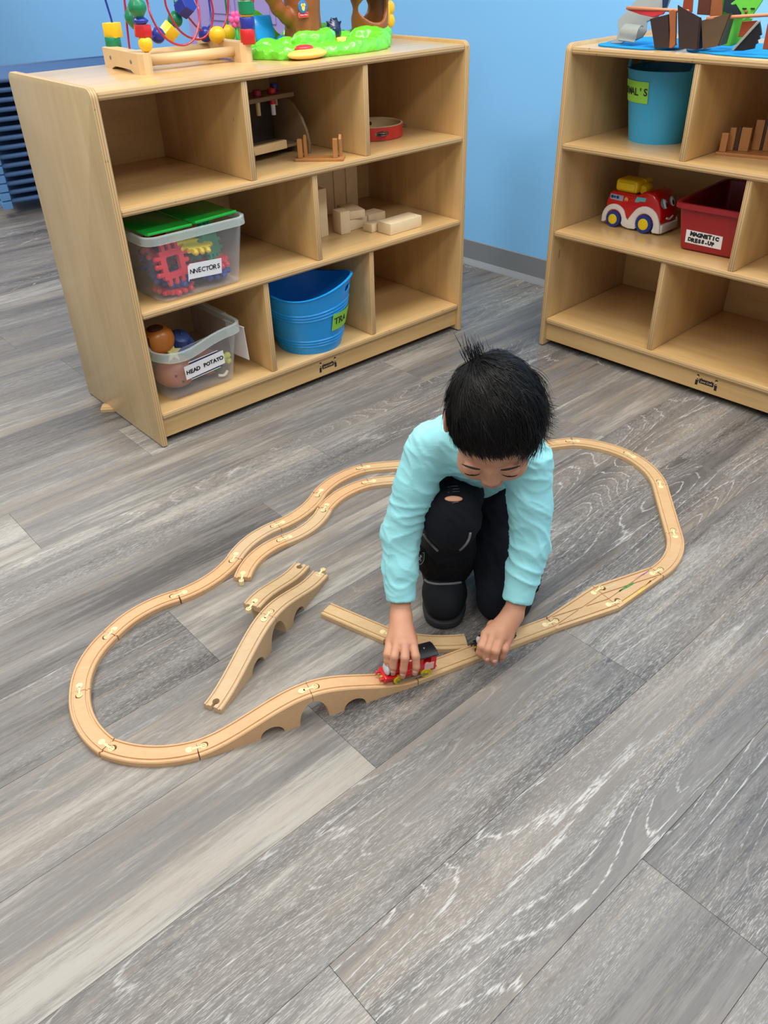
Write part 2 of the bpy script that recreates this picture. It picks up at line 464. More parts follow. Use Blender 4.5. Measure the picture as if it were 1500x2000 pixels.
M_BLUEW = plain('blue_bead_paint', (38, 52, 150), 0.3, 0.06)
M_GREENW = plain('green_bead_paint', (24, 128, 84), 0.3, 0.06)
M_YELLW = plain('yellow_bead_paint', (244, 196, 34), 0.32, 0.05)
M_DARK = plain('dark_gap', (12, 11, 10), 0.9)
M_STEEL = plain('steel', (150, 148, 142), 0.35, metal=0.8)

# ---------------------------------------------------------------- the room
FA = 0.7156
fe = Vector((math.cos(FA), math.sin(FA), 0)); fn = Vector((-math.sin(FA), math.cos(FA), 0))
floor = obj('floor', span(-5.5, 3.2, -1.2, 8.2, -0.06, -0.0045), M_BASEB); floor['kind'] = 'structure'
PW, PLEN = 0.2, 1.262
JO = {0: 0.564, 1: -0.10, 2: 0.507, -1: 1.065, -2: 0.30, -3: 0.75, 3: 0.887, 4: 1.15, 5: 0.40, 6: 0.80, 7: 0.16, 8: 1.0}
TONE = {(0, -1): 0.66, (0, 0): 0.36, (1, -1): 0.66, (1, 0): 0.62, (2, -1): 0.34, (2, 0): 0.66, (-1, -1): 0.42, (-1, 0): 0.46, (-2, -1): 0.56, (-2, 0): 0.42,
        (-3, -1): 0.34, (-3, 0): 0.30, (3, -1): 0.36, (3, 0): 0.50, (4, -1): 0.64, (4, 0): 0.44, (5, -1): 0.70, (5, 0): 0.66, (1, 1): 0.46, (0, 1): 0.48, (-1, 1): 0.48}
FIG = {(0, 0): 1.0, (1, 1): 1.0, (-1, 0): 1.0, (-1, -1): 0.75, (-2, -1): 0.8, (-2, 0): 1.0, (-3, 0): 1.0, (-3, -1): 0.9, (2, -1): 0.8, (0, -1): 0.0, (1, -1): 0.05, (1, 0): 0.25, (0, 1): 0.9, (-1, 1): 0.9}
pm = to_mesh(box(PLEN - 0.0004, PW - 0.0004, 0.0045, 0.0004, 1, TR(0, 0, -0.00225))); pm.materials.append(M_FLOOR)
nB = Vector((-math.sin(BW), math.cos(BW), 0)); wB = Vector((math.cos(BW), math.sin(BW), 0)); oB = Vector((BX, BY, 0))
rg = random.Random(3)
for k in range(-5, 24):
    j0 = JO.get(k, rg.uniform(0, PLEN))
    for i in range(-5, 5):
        tone = TONE.get((k, i), rg.choice([0.36, 0.42, 0.5, 0.58, 0.68])); fg = FIG.get((k, i), rg.choice([0.0, 0.2, 0.5, 0.9])); sd = rg.uniform(0, 10)
        c = fe * (j0 + PLEN * (i + 0.5)) + fn * (0.688 + PW * (k + 0.5))
        dep = (c - oB).dot(nB)
        if dep - PLEN / 2 > 0.44 or c.x < -4.6 or c.x > 2.6 or c.y < -0.6 or c.y > 7.6: continue
        # only where the camera can see the floor from about here
        zz = (c - CAM).dot(FW)
        if zz < 0.2 or abs((c - CAM).dot(RT) / zz) > 0.47 + 1.0 / zz: continue
        me = pm
        if dep + PLEN / 2 > 0.50:                                  # cut to length at the wall
            L2 = PLEN / 2 + (0.50 - dep); me = to_mesh(box(L2, PW - 0.0004, 0.0045, 0.0004, 1, TR((L2 - PLEN) / 2, 0, -0.00225))); me.materials.append(M_FLOOR)
        o = bpy.data.objects.new('plank', me); COL.objects.link(o); o.parent = floor
        o.location = c; o.rotation_euler = (0, 0, FA); o['tone'] = tone; o['fig'] = fg; o['seed'] = sd

WD = 0.490                                                         # the blue wall stands this far behind the front of the right shelf
def wall_part(name, bm, mat, parent=None, smooth=None):
    o = obj(name, bm, mat, parent, smooth)
    if parent is None: o.location = (BX, BY, 0); o.rotation_euler = (0, 0, BW); o['kind'] = 'structure'
    return o
wall_part('wall_back', span(-7.5, 2.6, WD, WD + 0.12, 0, CEIL), M_WALL)
bp = [(0, 0), (-0.024, 0), (-0.022, 0.004), (-0.010, 0.016), (-0.006, 0.022), (-0.006, 0.097), (-0.004, 0.099), (0, 0.099)]
def base_run(l0, l1): return loft([[(l, WD + a, b) for a, b in bp] for l in (l0, l1)])
bmb = base_run(-7.5, -2.665); merge(bmb, base_run(-1.76, 2.6)); wall_part('baseboard_back', bmb, M_BASEB, smooth=30)
fr = NB()
for a in ((-2.66, -2.57, 0, 2.10), (-1.85, -1.765, 0, 2.10), (-2.57, -1.85, 2.03, 2.10)): merge(fr, span(a[0], a[1], WD - 0.022, WD - 0.001, a[2], a[3], 0.004))
wall_part('trim_1', fr, M_LAV)
dr = wall_part('door_1', span(-2.566, -1.856, WD - 0.012, WD - 0.001, 0.012, 2.026, 0.002), M_LAV)
for z0, z1 in ((0.12, 0.76), (0.84, 1.45), (1.55, 1.92)):
    for l0, l1 in ((-2.48, -2.25), (-2.17, -1.94)):
        q = span(l0, l1, WD - 0.020, WD - 0.011, z0, z1, 0.006); merge(q, span(l0 + 0.03, l1 - 0.03, WD - 0.026, WD - 0.018, z0 + 0.03, z1 - 0.03, 0.005))
        obj('door_panel', q, M_LAV, dr)
obj('door_handle', merge(lathe([(0.028, 0), (0.028, 0.006), (0.009, 0.01), (0.009, 0.04)], 20, TR(-1.92, WD - 0.012, 1.0, rx=PI / 2)), tube([(-1.92, WD - 0.052, 1.0), (-2.03, WD - 0.052, 1.0)], 0.009)), M_STEEL, dr, True)
ce = obj('ceiling', span(-5.5, 3.2, -2.2, 8.2, CEIL, CEIL + 0.05), M_CEIL); ce['kind'] = 'structure'
# ---------------------------------------------------------------- the two shelves
def edge_faces(bm, test, mi=1):
    bm.normal_update()
    for f in bm.faces:
        if test(f.normal): f.material_index = mi
    return bm

def shelf(x, y, yaw, label, logo_l):
    t = empty('cubby_shelf', label, 'shelf', (x, y, 0), yaw)
    SM = Matrix(((0, 0, 1, 0), (1, 0, 0, 0), (0, 1, 0, 0), (0, 0, 0, 1)))
    r = 0.022; ol = [(0, 0.004), (D, 0.004)]
    for k in range(6): a = PI / 2 * k / 5; ol.append((D - r + r * math.cos(a), H - r + r * math.sin(a)))
    for k in range(6): a = PI / 2 + PI / 2 * k / 5; ol.append((r + r * math.cos(a), H - r + r * math.sin(a)))
    for l0 in (0, W - T):
        b = prism(ol, T, 0.003, 2, TR(l0, 0, 0) @ SM)
        obj('side_panel', edge_faces(b, lambda n: abs(n.x) < 0.5), [M_BSIDE if l0 == 0 else M_BZ, M_PX], t, 40)
    fr_ = lambda n: n.y < -0.35
    i0, i1 = T, W - T
    obj('top_panel', edge_faces(span(i0, i1, 0.004, D - 0.004, HT - T, HT, 0.005, 3), fr_), [M_BX, M_PZ], t, 40)
    for z in (Z1, Z2, Z3):
        obj('shelf_board', edge_faces(span(i0, i1, 0.002, D - 0.008, z - T, z, 0.005, 3), fr_), [M_BX, M_PZ], t, 40)
    obj('back_panel', span(i0, i1, D - 0.008, D - 0.001, 0.05, HT - T), M_BX, t)
    for n, z0, z1 in ((3, Z1, HT - T), (2, Z2, Z1 - T), (3, Z3, Z2 - T)):
        w = (W - 2 * T - (n - 1) * T) / n
        for k in range(1, n):
            l = i0 + w * k + T * (k - 1)
            obj('divider', edge_faces(span(l, l + T, 0.008, D - 0.008, z0, z1, 0.003), lambda n: n.y < -0.6), [M_BZ, M_PX], t, 40)
    obj('kick_board', span(i0, i1, 0.014, 0.032, 0.022, Z3 - T), M_BX, t)
    obj('back_rail', span(i0, i1, D - 0.03, D - 0.012, 0.022, Z3 - T), M_BX, t)
    for l in (0.06, W - 0.06):
        for d in (0.07, D - 0.07):
            c = lathe([(0.010, -0.008), (0.010, 0.008)], 16, TR(l, d, 0.0105, ry=PI / 2)); merge(c, span(l - 0.012, l + 0.012, d - 0.012, d + 0.012, 0.012, 0.08))
            obj('caster', c, M_BLACK, t)
    # the maker's stamp: two figures carrying a banner
    SF = Matrix(((1, 0, 0, logo_l), (0, 0, -1, 0.0141), (0, 1, 0, 0.052), (0, 0, 0, 1)))
    e = NB(); th = 0.0005
    merge(e, prism([(-0.023, -0.008), (0.023, -0.008), (0.023, 0.006), (0.018, 0.0062), (0.017, 0.0095), (0.014, 0.0062), (-0.014, 0.0062), (-0.017, 0.0095), (-0.018, 0.0062), (-0.023, 0.006)], th))
    for s in (-1, 1):
        X = lambda q: [(s * a, b) for a, b in q][::s]
        merge(e, prism(X([(0.024, -0.002), (0.0265, 0.004), (0.031, 0.005), (0.034, -0.001), (0.0345, -0.016), (0.0265, -0.016), (0.026, -0.004)]), th))
        merge(e, prism([(s * 0.029 + 0.0042 * math.cos(a), 0.0135 + 0.0045 * math.sin(a)) for a in [PI * q / 8 for q in range(9)]], th))
        merge(e, prism(X([(0.0255, 0.009), (0.0268, 0.009), (0.0268, 0.0135), (0.0255, 0.0135)]), th))
    em = obj('maker_stamp', e, M_INK, t, label='black stamp of two figures carrying a banner'); em.matrix_local = SF
    pl = NB()
    for s in (-1, 1):
        merge(pl, prism([(s * 0.0290 + 0.0028 * math.cos(a), 0.0098 + 0.0030 * math.sin(a)) for a in [2 * PI * q / 10 for q in range(10)]], 0.0008))
        merge(pl, box(0.006, 0.0016, 0.0008, M=TR(s * 0.030, 0.0015, 0.0006, rz=s * 0.3)))
    merge(pl, text('Jonti Craft', 0.0086, 0.0002, 0.1), TR(0, -0.0012, 0.0008))
    o = obj('stamp_lettering', pl, M_PALEWOOD, em)
    return t

shelf(AX, AY, AW, 'birch cubby shelf on the left with the bead maze on top', 0.604)
shelf(BX, BY, BW, 'birch cubby shelf on the right, cut by the picture edge, felt scene on top', 0.600)

# ---------------------------------------------------------------- the wooden railway
TH, HW = 0.012, 0.0195
def arc3(a, m, b, n):
    "circle arc through three floor points"
    if m is None: return [a.lerp(b, k / n) for k in range(n + 1)]
    A = Matrix(((2 * (m.x - a.x), 2 * (m.y - a.y)), (2 * (b.x - a.x), 2 * (b.y - a.y))))
    r = Vector((m.x ** 2 - a.x ** 2 + m.y ** 2 - a.y ** 2, b.x ** 2 - a.x ** 2 + b.y ** 2 - a.y ** 2))
    c = A.inverted() @ r; R = (a.xy - c).length
    t0 = math.atan2(a.y - c.y, a.x - c.x); t1 = math.atan2(b.y - c.y, b.x - c.x); tm = math.atan2(m.y - c.y, m.x - c.x)
    up = lambda t, s: s + ((t - s) % (2 * PI))
    if up(tm, t0) <= up(t1, t0): t1 = up(t1, t0)
    else: t1 = t0 - ((t0 - t1) % (2 * PI))
    return [Vector((c.x + R * math.cos(t0 + (t1 - t0) * k / n), c.y + R * math.sin(t0 + (t1 - t0) * k / n), 0)) for k in range(n + 1)]

def sm(x): x = min(max(x, 0), 1); return x * x * (3 - 2 * x)
RH = 0.053
def ramp_top(t): return TH + RH * sm(t * 1.02 - 0.01)                # t = 0 at the low end
def ramp_bot(t):
    if 0.515 < t < 0.725: return 0.021 * math.sqrt(max(0, 1 - ((t - 0.62) / 0.105) ** 2))
    if t > 0.865: return max(0.0, (ramp_top(t) - 0.014)) * math.sqrt(max(0, 1 - ((1 - t) / 0.135) ** 2))
    return 0.0

def track(name, label, a, b, m=None, ramp=None, male=True, female=True, tone=0.5, worn=0.0, group='wooden track pieces', gap=0.0005, free=False):
    """a = male end, b = female end: points on the floor; ramp 'up' / 'down' seen from a.  > body is the thing, peg is a part"""
    a = Vector((a.x, a.y, 0)); b = Vector((b.x, b.y, 0)); m = Vector((m.x, m.y, 0)) if m else None
    n = 18 if m else 2
    if ramp: n = 0; ss = sorted(set([k / 28 for k in range(29)] + [0.5150, 0.5165, 0.52, 0.53, 0.55, 0.69, 0.71, 0.72, 0.7235, 0.725, 0.865, 0.8665, 0.87, 0.885, 0.9, 0.94])); 
    if ramp: P = [a.lerp(b, s if ramp == 'up' else 1 - s) for s in (ss if ramp == 'up' else ss[::-1])]; tt = ss if ramp == 'up' else ss[::-1]
    else: P = arc3(a, m, b, n); tt = [0] * len(P)
    o = (a + b) / 2
    Tn = [(P[min(i + 1, len(P) - 1)] - P[max(i - 1, 0)]).normalized() for i in range(len(P))]
    if m:                                                            # true end tangents of the arc
        ch = (P[1] - P[0]).normalized(); Tn[0] = (2 * ch - Tn[1]).normalized()
        ch = (P[-1] - P[-2]).normalized(); Tn[-1] = (2 * ch - Tn[-2]).normalized()
    P[0] = P[0] + Tn[0] * gap; P[-1] = P[-1] - Tn[-1] * gap
    secs = []
    for p, t, q in zip(P, Tn, tt):
        h = ramp_top(q) if ramp else TH; z0 = ramp_bot(q) if ramp else 0.0004
        prof = [(-HW, z0), (-HW, h - 0.0022), (-HW + 0.0016, h), (-0.0152, h), (-0.0147, h - 0.0024), (-0.0110, h - 0.0024), (-0.0105, h),
                (0.0105, h), (0.0110, h - 0.0024), (0.0147, h - 0.0024), (0.0152, h), (HW - 0.0016, h), (HW, h - 0.0022), (HW, z0)]
        s = Vector((-t.y, t.x, 0))
        secs.append([p - o + s * y + Vector((0, 0, z)) for y, z in prof])
    bm = loft(secs)
    ha = (ramp_top(0 if ramp == 'up' else 1) if ramp else TH); hb = (ramp_top(1 if ramp == 'up' else 0) if ramp else TH)
    if female:
        e, t = P[-1] - o, Tn[-1]; s = Vector((-t.y, t.x, 0))
        tool = lathe([(0.0068, -0.02), (0.0068, 0.1)], 20, Matrix.Translation(e - t * 0.0125))
        R = Matrix(((t.x, s.x, 0, 0), (t.y, s.y, 0, 0), (0, 0, 1, 0), (0, 0, 0, 1)))
        merge(tool, box(0.0125, 0.0060, 0.12, M=Matrix.Translation(e - t * 0.0050 + Vector((0, 0, 0.04))) @ R))
        t2 = NB(); bmesh.ops.create_cube(t2, size=1); t2.free()
        bm = cut(cut(bm, lathe([(0.0068, -0.02), (0.0068, 0.1)], 20, Matrix.Translation(e - t * 0.0125))), box(0.0125, 0.0060, 0.12, M=Matrix.Translation(e - t * 0.0050 + Vector((0, 0, 0.04))) @ R))
        tool.free()
    th = obj(name, bm, M_TRACK, None, 35); th.location = o; tag(th, label, 'toy track', group); th['tone'] = tone; th['worn'] = worn
    if male: peg(th, P[0] - o, Tn[0], ha, free)
    return th

def peg(parent, e, t, h, free=False):
    s = Vector((-t.y, t.x, 0)); R = Matrix(((t.x, s.x, 0, e.x), (t.y, s.y, 0, e.y), (0, 0, 1, h), (0, 0, 0, 1)))
    b = prism([(0.0135 + 0.0062 * math.cos(2 * PI * k / 20), 0.0062 * math.sin(2 * PI * k / 20)) for k in range(20)], 0.0012, M=TR(0, 0, -0.0008))
    dz = h - 0.0008 if free else 0.0075
    merge(b, span(-0.0085, 0.010, -0.0022, 0.0022, -dz, 0.0004))
    merge(b, lathe([(0.0037, -0.0018), (0.0037, -dz), (0.0056, -dz), (0.0056, 0.0003), (0.0040, 0.0003), (0.0040, -0.0018)], 20, TR(-0.0120, 0, 0), closed=True))
    merge(b, lathe([(0.0038, -0.0020), (0.0038, -0.0015)], 20, TR(-0.0120, 0, 0)))
    merge(b, span(-0.0165, -0.008, -0.0010, 0.0010, -0.003, 0.0003))
    obj('peg', b, M_PEG, parent, 40).matrix_local = R

q = lambda u, v: px(u, v, TH)
La, Lb, Lc, Ld, Le, Lf, Lg, Lh, Li = [q(*p) for p in ((385, 1460), (209, 1456), (155, 1349), (215, 1237), (348, 1161), (457, 1089), (542, 1024), (623, 963), (709, 913))]
Lk, Ll, Lm, Ln, Lo, Lr, Ls = [q(*p) for p in ((1118, 861), (1230, 888), (1289, 945), (1316.5, 1041), (1283, 1116), (1076, 1216), (808, 1316))]
G = 'curved pieces of the track loop'
track('curved_track', 'curved track piece at the bottom left of the loop, joined to the bridge ramp', La, Lb, q(289, 1472), tone=0.95, group=G)
track('curved_track', 'curved track piece at the lower left corner of the loop', Lb, Lc, q(169, 1414), tone=1.0, group=G)
track('curved_track', 'curved track piece at the far left edge of the loop', Lc, Ld, q(172, 1289), tone=1.0, group=G)
track('curved_track', 'curved track piece at the upper left bend of the loop', Ld, Le, q(276, 1190), tone=0.95, group=G)
track('curved_track', 'curved track piece leading from the left bend up to the double line', Le, Lf, q(405, 1134), tone=0.9, group=G)
track('curved_track', 'greyish worn curved track piece, first of the outer line beside the open end', Lf, Lg, q(491, 1052), tone=0.3, worn=1.0, group=G)
track('curved_track', 'pale curved track piece in the middle of the outer line', Lg, Lh, q(590, 998), tone=0.4, group=G)
track('curved_track', 'pinkish curved track piece high on the outer line left of the child', Lh, Li, q(658, 934), tone=0.95, group=G)
Lj = px(852, 907, TH); Lj2 = px(985, 884, TH)
track('curved_track', 'pale track piece of the outer line running behind the blue sleeve', Li, Lj, q(782, 906), tone=0.2, group=G)
track('straight_track', 'straight track piece hidden behind the kneeling child', Lj, Lj2, None, tone=0.5)
track('curved_track', 'track piece coming out from behind the black hair', Lj2, Lk, q(1055, 869), tone=0.3, group=G)
track('curved_track', 'curved track piece at the top right of the loop', Lk, Ll, q(1176, 869), tone=0.25, group=G)
track('curved_track', 'curved track piece at the right bend before the short straight', Ll, Lm, q(1266, 913), tone=0.2, group=G)
track('straight_track', 'straight track piece on the right side of the loop', Lm, Ln, None, tone=0.45)
track('curved_track', 'curved track piece at the far right edge of the loop above the switch', Ln, Lo, q(1316, 1080), tone=0.45, group=G)
track('straight_track', 'straight track piece under the left hand between switch and bridge', Lr, Ls, None, tone=0.15)
track('bridge_ramp', 'bridge ramp of the loop under the red engine, arched below', Ls, q(385, 1460).lerp(q(808, 1316), 0.505), None, ramp='up', tone=0.75, group='bridge ramps')
track('bridge_ramp', 'bridge ramp of the loop sloping down to the bottom left curve', q(385, 1460).lerp(q(808, 1316), 0.505), La, None, ramp='down', tone=0.8, group='bridge ramps')
K1, K2, K3, K4 = q(473, 1127), q(555, 1052), q(634, 992), q(720, 941)
track('curved_track', 'curved track piece with an open peg at the end of the inner line', K1, K2, q(502, 1083), tone=0.75, group='curved pieces of the inner line', free=True)
track('curved_track', 'pale worn curved track piece, second of the inner line', K2, K3, q(600, 1030), tone=0.2, worn=0.7, group='curved pieces of the inner line')
track('curved_track', 'pinkish curved track piece, third of the inner line', K3, K4, q(668, 962), tone=0.9, group='curved pieces of the inner line')
track('curved_track', 'pale greyish track piece of the inner line that ends behind the sleeve', K4, px(845, 938, TH), q(782, 935), tone=0.2, worn=0.5, female=False, group='curved pieces of the inner line')
mid = q(414, 1380).lerp(q(626, 1118), 0.49)
track('bridge_ramp', 'worn bridge ramp of the loose bridge with an empty socket at its low near end', mid, q(414, 1380), None, ramp='down', tone=0.1, worn=0.75, group='bridge ramps')
track('bridge_ramp', 'far bridge ramp of the loose bridge with a peg sticking out at its low end', q(626, 1118), mid, None, ramp='up', tone=0.1, worn=0.55, group='bridge ramps', free=True)
th = track('bridge_ramp', 'loose bridge ramp leaning alongside the loose bridge, its high end open', px(491, 1182, 0.065), q(590, 1101), None, ramp='down', tone=0.05, worn=0.4, group='bridge ramps', free=False)
track('straight_track', 'loose straight track piece lying across the floor inside the loop', q(759, 1239), q(637, 1187), None, female=False, tone=0.0, free=False)
track('curved_track', 'loose pale curved track piece in front of the black boot', q(911, 1250), q(760, 1240), q(838, 1252), male=False, tone=0.0, group='loose track pieces')
zz = onA(0.012, 0.40, 0)
track('straight_track', 'track piece sticking out from under the left side of the left shelf', px(199, 797, 0.006) + Vector((0.26, 0.02, 0)), px(199, 797, 0.006), None, male=False, female=False, tone=0.1, group='loose track pieces')

# the two switches that make the wedge
def switch(name, label, outline, grooves, pegs, holes, tone):
    O = [Vector((p.x, p.y, 0)) for p in outline]; o = sum(O, Vector()) / len(O)
    if sum(O[i].x * O[(i + 1) % len(O)].y - O[(i + 1) % len(O)].x * O[i].y for i in range(len(O))) < 0: O = O[::-1]
    bm = prism([p - o for p in O], TH - 0.0004, 0.0014, 2, TR(0, 0, 0.0004))
    for a, b in grooves:
        d = (b - a); L = d.length; an = math.atan2(d.y, d.x); c = (a + b) / 2 - o
        bm = cut(bm, box(L, 0.0032, 0.005, M=TR(c.x, c.y, TH, rz=an)))
    for e, t in holes:
        t = t.normalized(); c = e - o; an = math.atan2(t.y, t.x)
        bm = cut(cut(bm, lathe([(0.0068, -0.02), (0.0068, 0.1)], 20, TR(c.x - t.x * 0.0125, c.y - t.y * 0.0125, 0))), box(0.0125, 0.006, 0.1, M=TR(c.x - t.x * 0.005, c.y - t.y * 0.005, 0, rz=an)))
    th = obj(name, bm, M_TRACK, None, 35); th.location = o; tag(th, label, 'toy track', 'track switches'); th['tone'] = tone; th['worn'] = 0.0
    for e, t in pegs: peg(th, Vector((e.x, e.y, 0)) - o, t.normalized(), TH)
    return th
flat = lambda u, v: Vector((px(u, v, TH).x, px(u, v, TH).y, 0))
p1, p2, p3, p4, p5, p6 = flat(1269, 1107), flat(1296, 1125), flat(1210, 1186), flat(1157, 1144), flat(1067, 1204), flat(1086, 1228)
dP = (p1 + p2) / 2; dQ = (p5 + p6) / 2; mj = (p3 + p4) / 2
a1 = p4.lerp(p3, 0.20); a2 = p4.lerp(p3, 0.80)
sh = lambda a, b, f: a.lerp(b, f)
gP = [(sh(p1, p2, 0.17), sh(p4, p3, 0.10)), (sh(p1, p2, 0.17), sh(p4, p3, 0.62)), (sh(p1, p2, 0.83), sh(p4, p3, 0.90)), (sh(p1, p2, 0.83), sh(p4, p3, 0.38))]
gQ = [(sh(p5, p6, 0.17), sh(p4, p3, 0.10)), (sh(p5, p6, 0.17), sh(p4, p3, 0.62)), (sh(p5, p6, 0.83), sh(p4, p3, 0.90)), (sh(p5, p6, 0.83), sh(p4, p3, 0.38))]
up_ = (mj - dP).normalized(); uq = (dQ - mj).normalized(); g_ = 0.0004
sP = switch('switch_track', 'switch track piece scribbled with crayon, at the right end of the wedge', [p1 + up_ * g_, p2 + up_ * g_, p3 - up_ * g_, p4 - up_ * g_], gP, [(dP, mj - dP)], [(a1, a1 - dP), (a2, a2 - dP)], 0.55)
switch('switch_track', 'plain switch track piece at the left end of the wedge', [p4 + uq * g_, p3 + uq * g_, p6 - uq * g_, p5 - uq * g_], gQ, [(a1, dQ - a1), (a2, dQ - a2)], [(dQ, dQ - mj)], 0.40)
def scribble(pts, mat, w, lab):
    c = sP.location; P = [flat(*p) - Vector((c.x, c.y, 0)) for p in pts]; b = NB()
    for a, e in zip(P, P[1:]):
        d = e - a; merge(b, box(d.length + w * 0.5, w, 0.0003, M=TR(*(((a + e) / 2).xy), TH + 0.0001, rz=math.atan2(d.y, d.x))))
    obj('crayon_mark', b, mat, sP, label=lab)
scribble([(1237, 1138), (1222, 1146), (1210, 1154), (1224, 1148), (1236, 1141)], plain('green_crayon', (60, 140, 70), 0.7), 0.0022, 'green crayon mark')
scribble([(1218, 1175), (1245, 1158), (1271, 1134), (1248, 1158)], plain('yellow_crayon', (240, 192, 70), 0.7), 0.0022, 'yellow crayon mark')
scribble([(1240, 1130), (1256, 1121), (1268, 1114), (1258, 1122)], plain('purple_crayon', (176, 110, 170), 0.7), 0.0011, 'purple crayon mark')
scribble([(1184, 1148), (1194, 1144), (1202, 1141)], plain('pale_green_crayon', (184, 206, 170), 0.7), 0.0018, 'faint green crayon mark')

# ---------------------------------------------------------------- what stands in the shelves
def pA(u, v, dd, sh='A'):
    "shelf coordinates of the picture point (u, v) at depth dd behind the shelf front"
    x, y, a = (AX, AY, AW) if sh == 'A' else (BX, BY, BW)
    d = FW + RT * ((u - 750) / F) - UP * ((v - 1000) / F); n = Vector((-math.sin(a), math.cos(a), 0)); w = Vector((math.cos(a), math.sin(a), 0))
    P0 = Vector((x, y, 0)) + n * dd; t = (P0 - CAM).dot(n) / d.dot(n); P = CAM + d * t
    return Vector(((P - P0).dot(w), dd, P.z))
def thA(name, label, cat, l, d, z, rz=0.0, group=None): return empty(name, label, cat, onA(l, d, z), AW + rz, group)
def thB(name, label, cat, l, d, z, rz=0.0, group=None): return empty(name, label, cat, onB(l, d, z), BW + rz, group)
def FRT(x, y, z, tilt=0.0): return TR(x, y, z, rx=PI / 2) @ Matrix.Rotation(tilt, 4, 'Z')

def cloudy(name, rgb, clear, rough=0.25):
    t = NT(name); tr = t.n('BsdfTransparent', Color=(1, 1, 1, 1)); t.out(srgb(*rgb), rough)
    lw = t.n('LayerWeight', Blend=0.35)
    f = t.math('SUBTRACT', clear, t.math('MULTIPLY', lw.outputs['Facing'], clear * 0.35))
    mx = t.n('MixShader', i0=f, i1=t.b.outputs[0], i2=tr.outputs[0])
    t.t.links.new(mx.outputs[0], t.N['Material Output'].inputs[0]); return t.m
M_CLEAR = cloudy('cloudy_clear_plastic', (222, 222, 230), 0.97); M_RIM = cloudy('clear_plastic_rim', (226, 240, 234), 0.80)
M_LID = plain('green_lid_plastic', (24, 176, 60), 0.3, 0.04, coat=0.3)
M_NAVY = plain('navy_print', (28, 32, 84), 0.5)
M_TUB = plain('blue_tub_plastic', (22, 150, 228), 0.38, 0.04, 8); M_TUB2 = plain('teal_blue_bucket_plastic', (52, 160, 208), 0.42, 0.05, 8)
M_GLABEL = plain('lime_label_paper', (140, 206, 74), 0.7, 0.03)
M_BIN = plain('dark_red_bin_plastic', (152, 28, 36), 0.35, 0.05, 10)
M_TRED = plain('truck_red_plastic', (190, 18, 20), 0.22, 0.03, coat=0.4); M_TWHITE = plain('truck_white_plastic', (226, 220, 216), 0.35)
M_TBLUE = plain('truck_blue_plastic', (22, 52, 130), 0.4); M_TYEL = plain('truck_yellow_plastic', (228, 198, 20), 0.35); M_TEAL = plain('teal_window_print', (92, 176, 186), 0.3)
M_BROWNT = plain('brown_toy_plastic', (186, 116, 78), 0.4, 0.05); M_AMBER = plain('amber_toy_plastic', (190, 112, 40), 0.3, 0.05)
M_RACK = plain('honey_wood', (176, 120, 66), 0.4, 0.12, 30)

def tray(w0, d0, w1, d1, h, r=0.025, t=0.0025):
    "open box that flares from w0 x d0 to w1 x d1"
    S = lambda w, d, z, rr: [(x, y, z) for x, y in rrect(w, d, rr)]
    return loft([S(w0 - 0.02, d0 - 0.02, 0, r * 0.7), S(w0, d0, 0.006, r), S(w1, d1, h, r), S(w1 - 2 * t, d1 - 2 * t, h, r - t), S(w0 - 2 * t, d0 - 2 * t, 0.007, r - t), S(w0 - 0.024, d0 - 0.024, t, r * 0.6)])
def rim(w, d, z0, z1, o, r=0.028, t=0.003):
    S = lambda e, z: [(x, y, z) for x, y in rrect(w + e, d + e, r + e / 2)]
    bm = NB(); secs = [S(0.0, z1), S(2 * o, z1), S(2 * o + 0.002, z0), S(2 * o - 0.004, z0), S(2 * o - 0.005, z1 - t), S(0.0, z1 - t)]
    R = [[bm.verts.new(p) for p in s] for s in secs]; n = len(R[0])
    for i in range(len(R)):
        a, b = R[i], R[(i + 1) % len(R)]
        for k in range(n): bm.faces.new((a[k], a[(k + 1) % n], b[(k + 1) % n], b[k]))
    return bm

# bin of connecting plates
BINL, BIND = 0.212, 0.178
t_ = thA('storage_bin', 'clear plastic bin with green lid full of coloured connector plates', 'bin', BINL, BIND, Z2)
obj('bin_body', tray(0.246, 0.318, 0.286, 0.35, 0.174), M_CLEAR, t_, 40)
obj('bin_rim', rim(0.286, 0.35, 0.158, 0.178, 0.009), M_RIM, t_, 40)
for sx, rz in ((-1, 0.0), (1, 0.035)):
    l = prism(rrect(0.132, 0.325, 0.012), 0.004, 0.0015, 2, TR(sx * 0.0675, 0.004, 0.1775 + (0.004 if sx > 0 else 0), ry=-rz))
    merge(l, box(0.126, 0.005, 0.007, 0.002, 2, TR(sx * 0.0675, -0.157, 0.181 + (0.005 if sx > 0 else 0), ry=-rz)))
    obj('lid_flap', l, M_LID, t_, 40)
sg = (Vector((0, -0.175, 0.174)) - Vector((0, -0.159, 0.006))).normalized(); lean = math.atan2(0.016, 0.168)
def on_front(x, z): return Matrix.Translation((x, -0.159 - 0.016 * (z - 0.006) / 0.168 - 0.0012, z)) @ Matrix.Rotation(PI / 2 + lean, 4, 'X')
lp = obj('paper_label', prism([(-0.051, -0.026), (-0.048, -0.020), (0.05, -0.021), (0.050, 0.020), (-0.045, 0.021), (-0.052, 0.014)], 0.0006), M_PAPER, t_, label='white hand lettered paper label'); lp.matrix_local = on_front(0.010, 0.066) @ Matrix.Rotation(-0.06, 4, 'Z')
lt = obj('lettering', hand_text('NNECTORS', 0.0175, 0.66, 0.04, 4, 0.0002), M_INK, lp); lt.location = (0.0, 0, 0.0009)

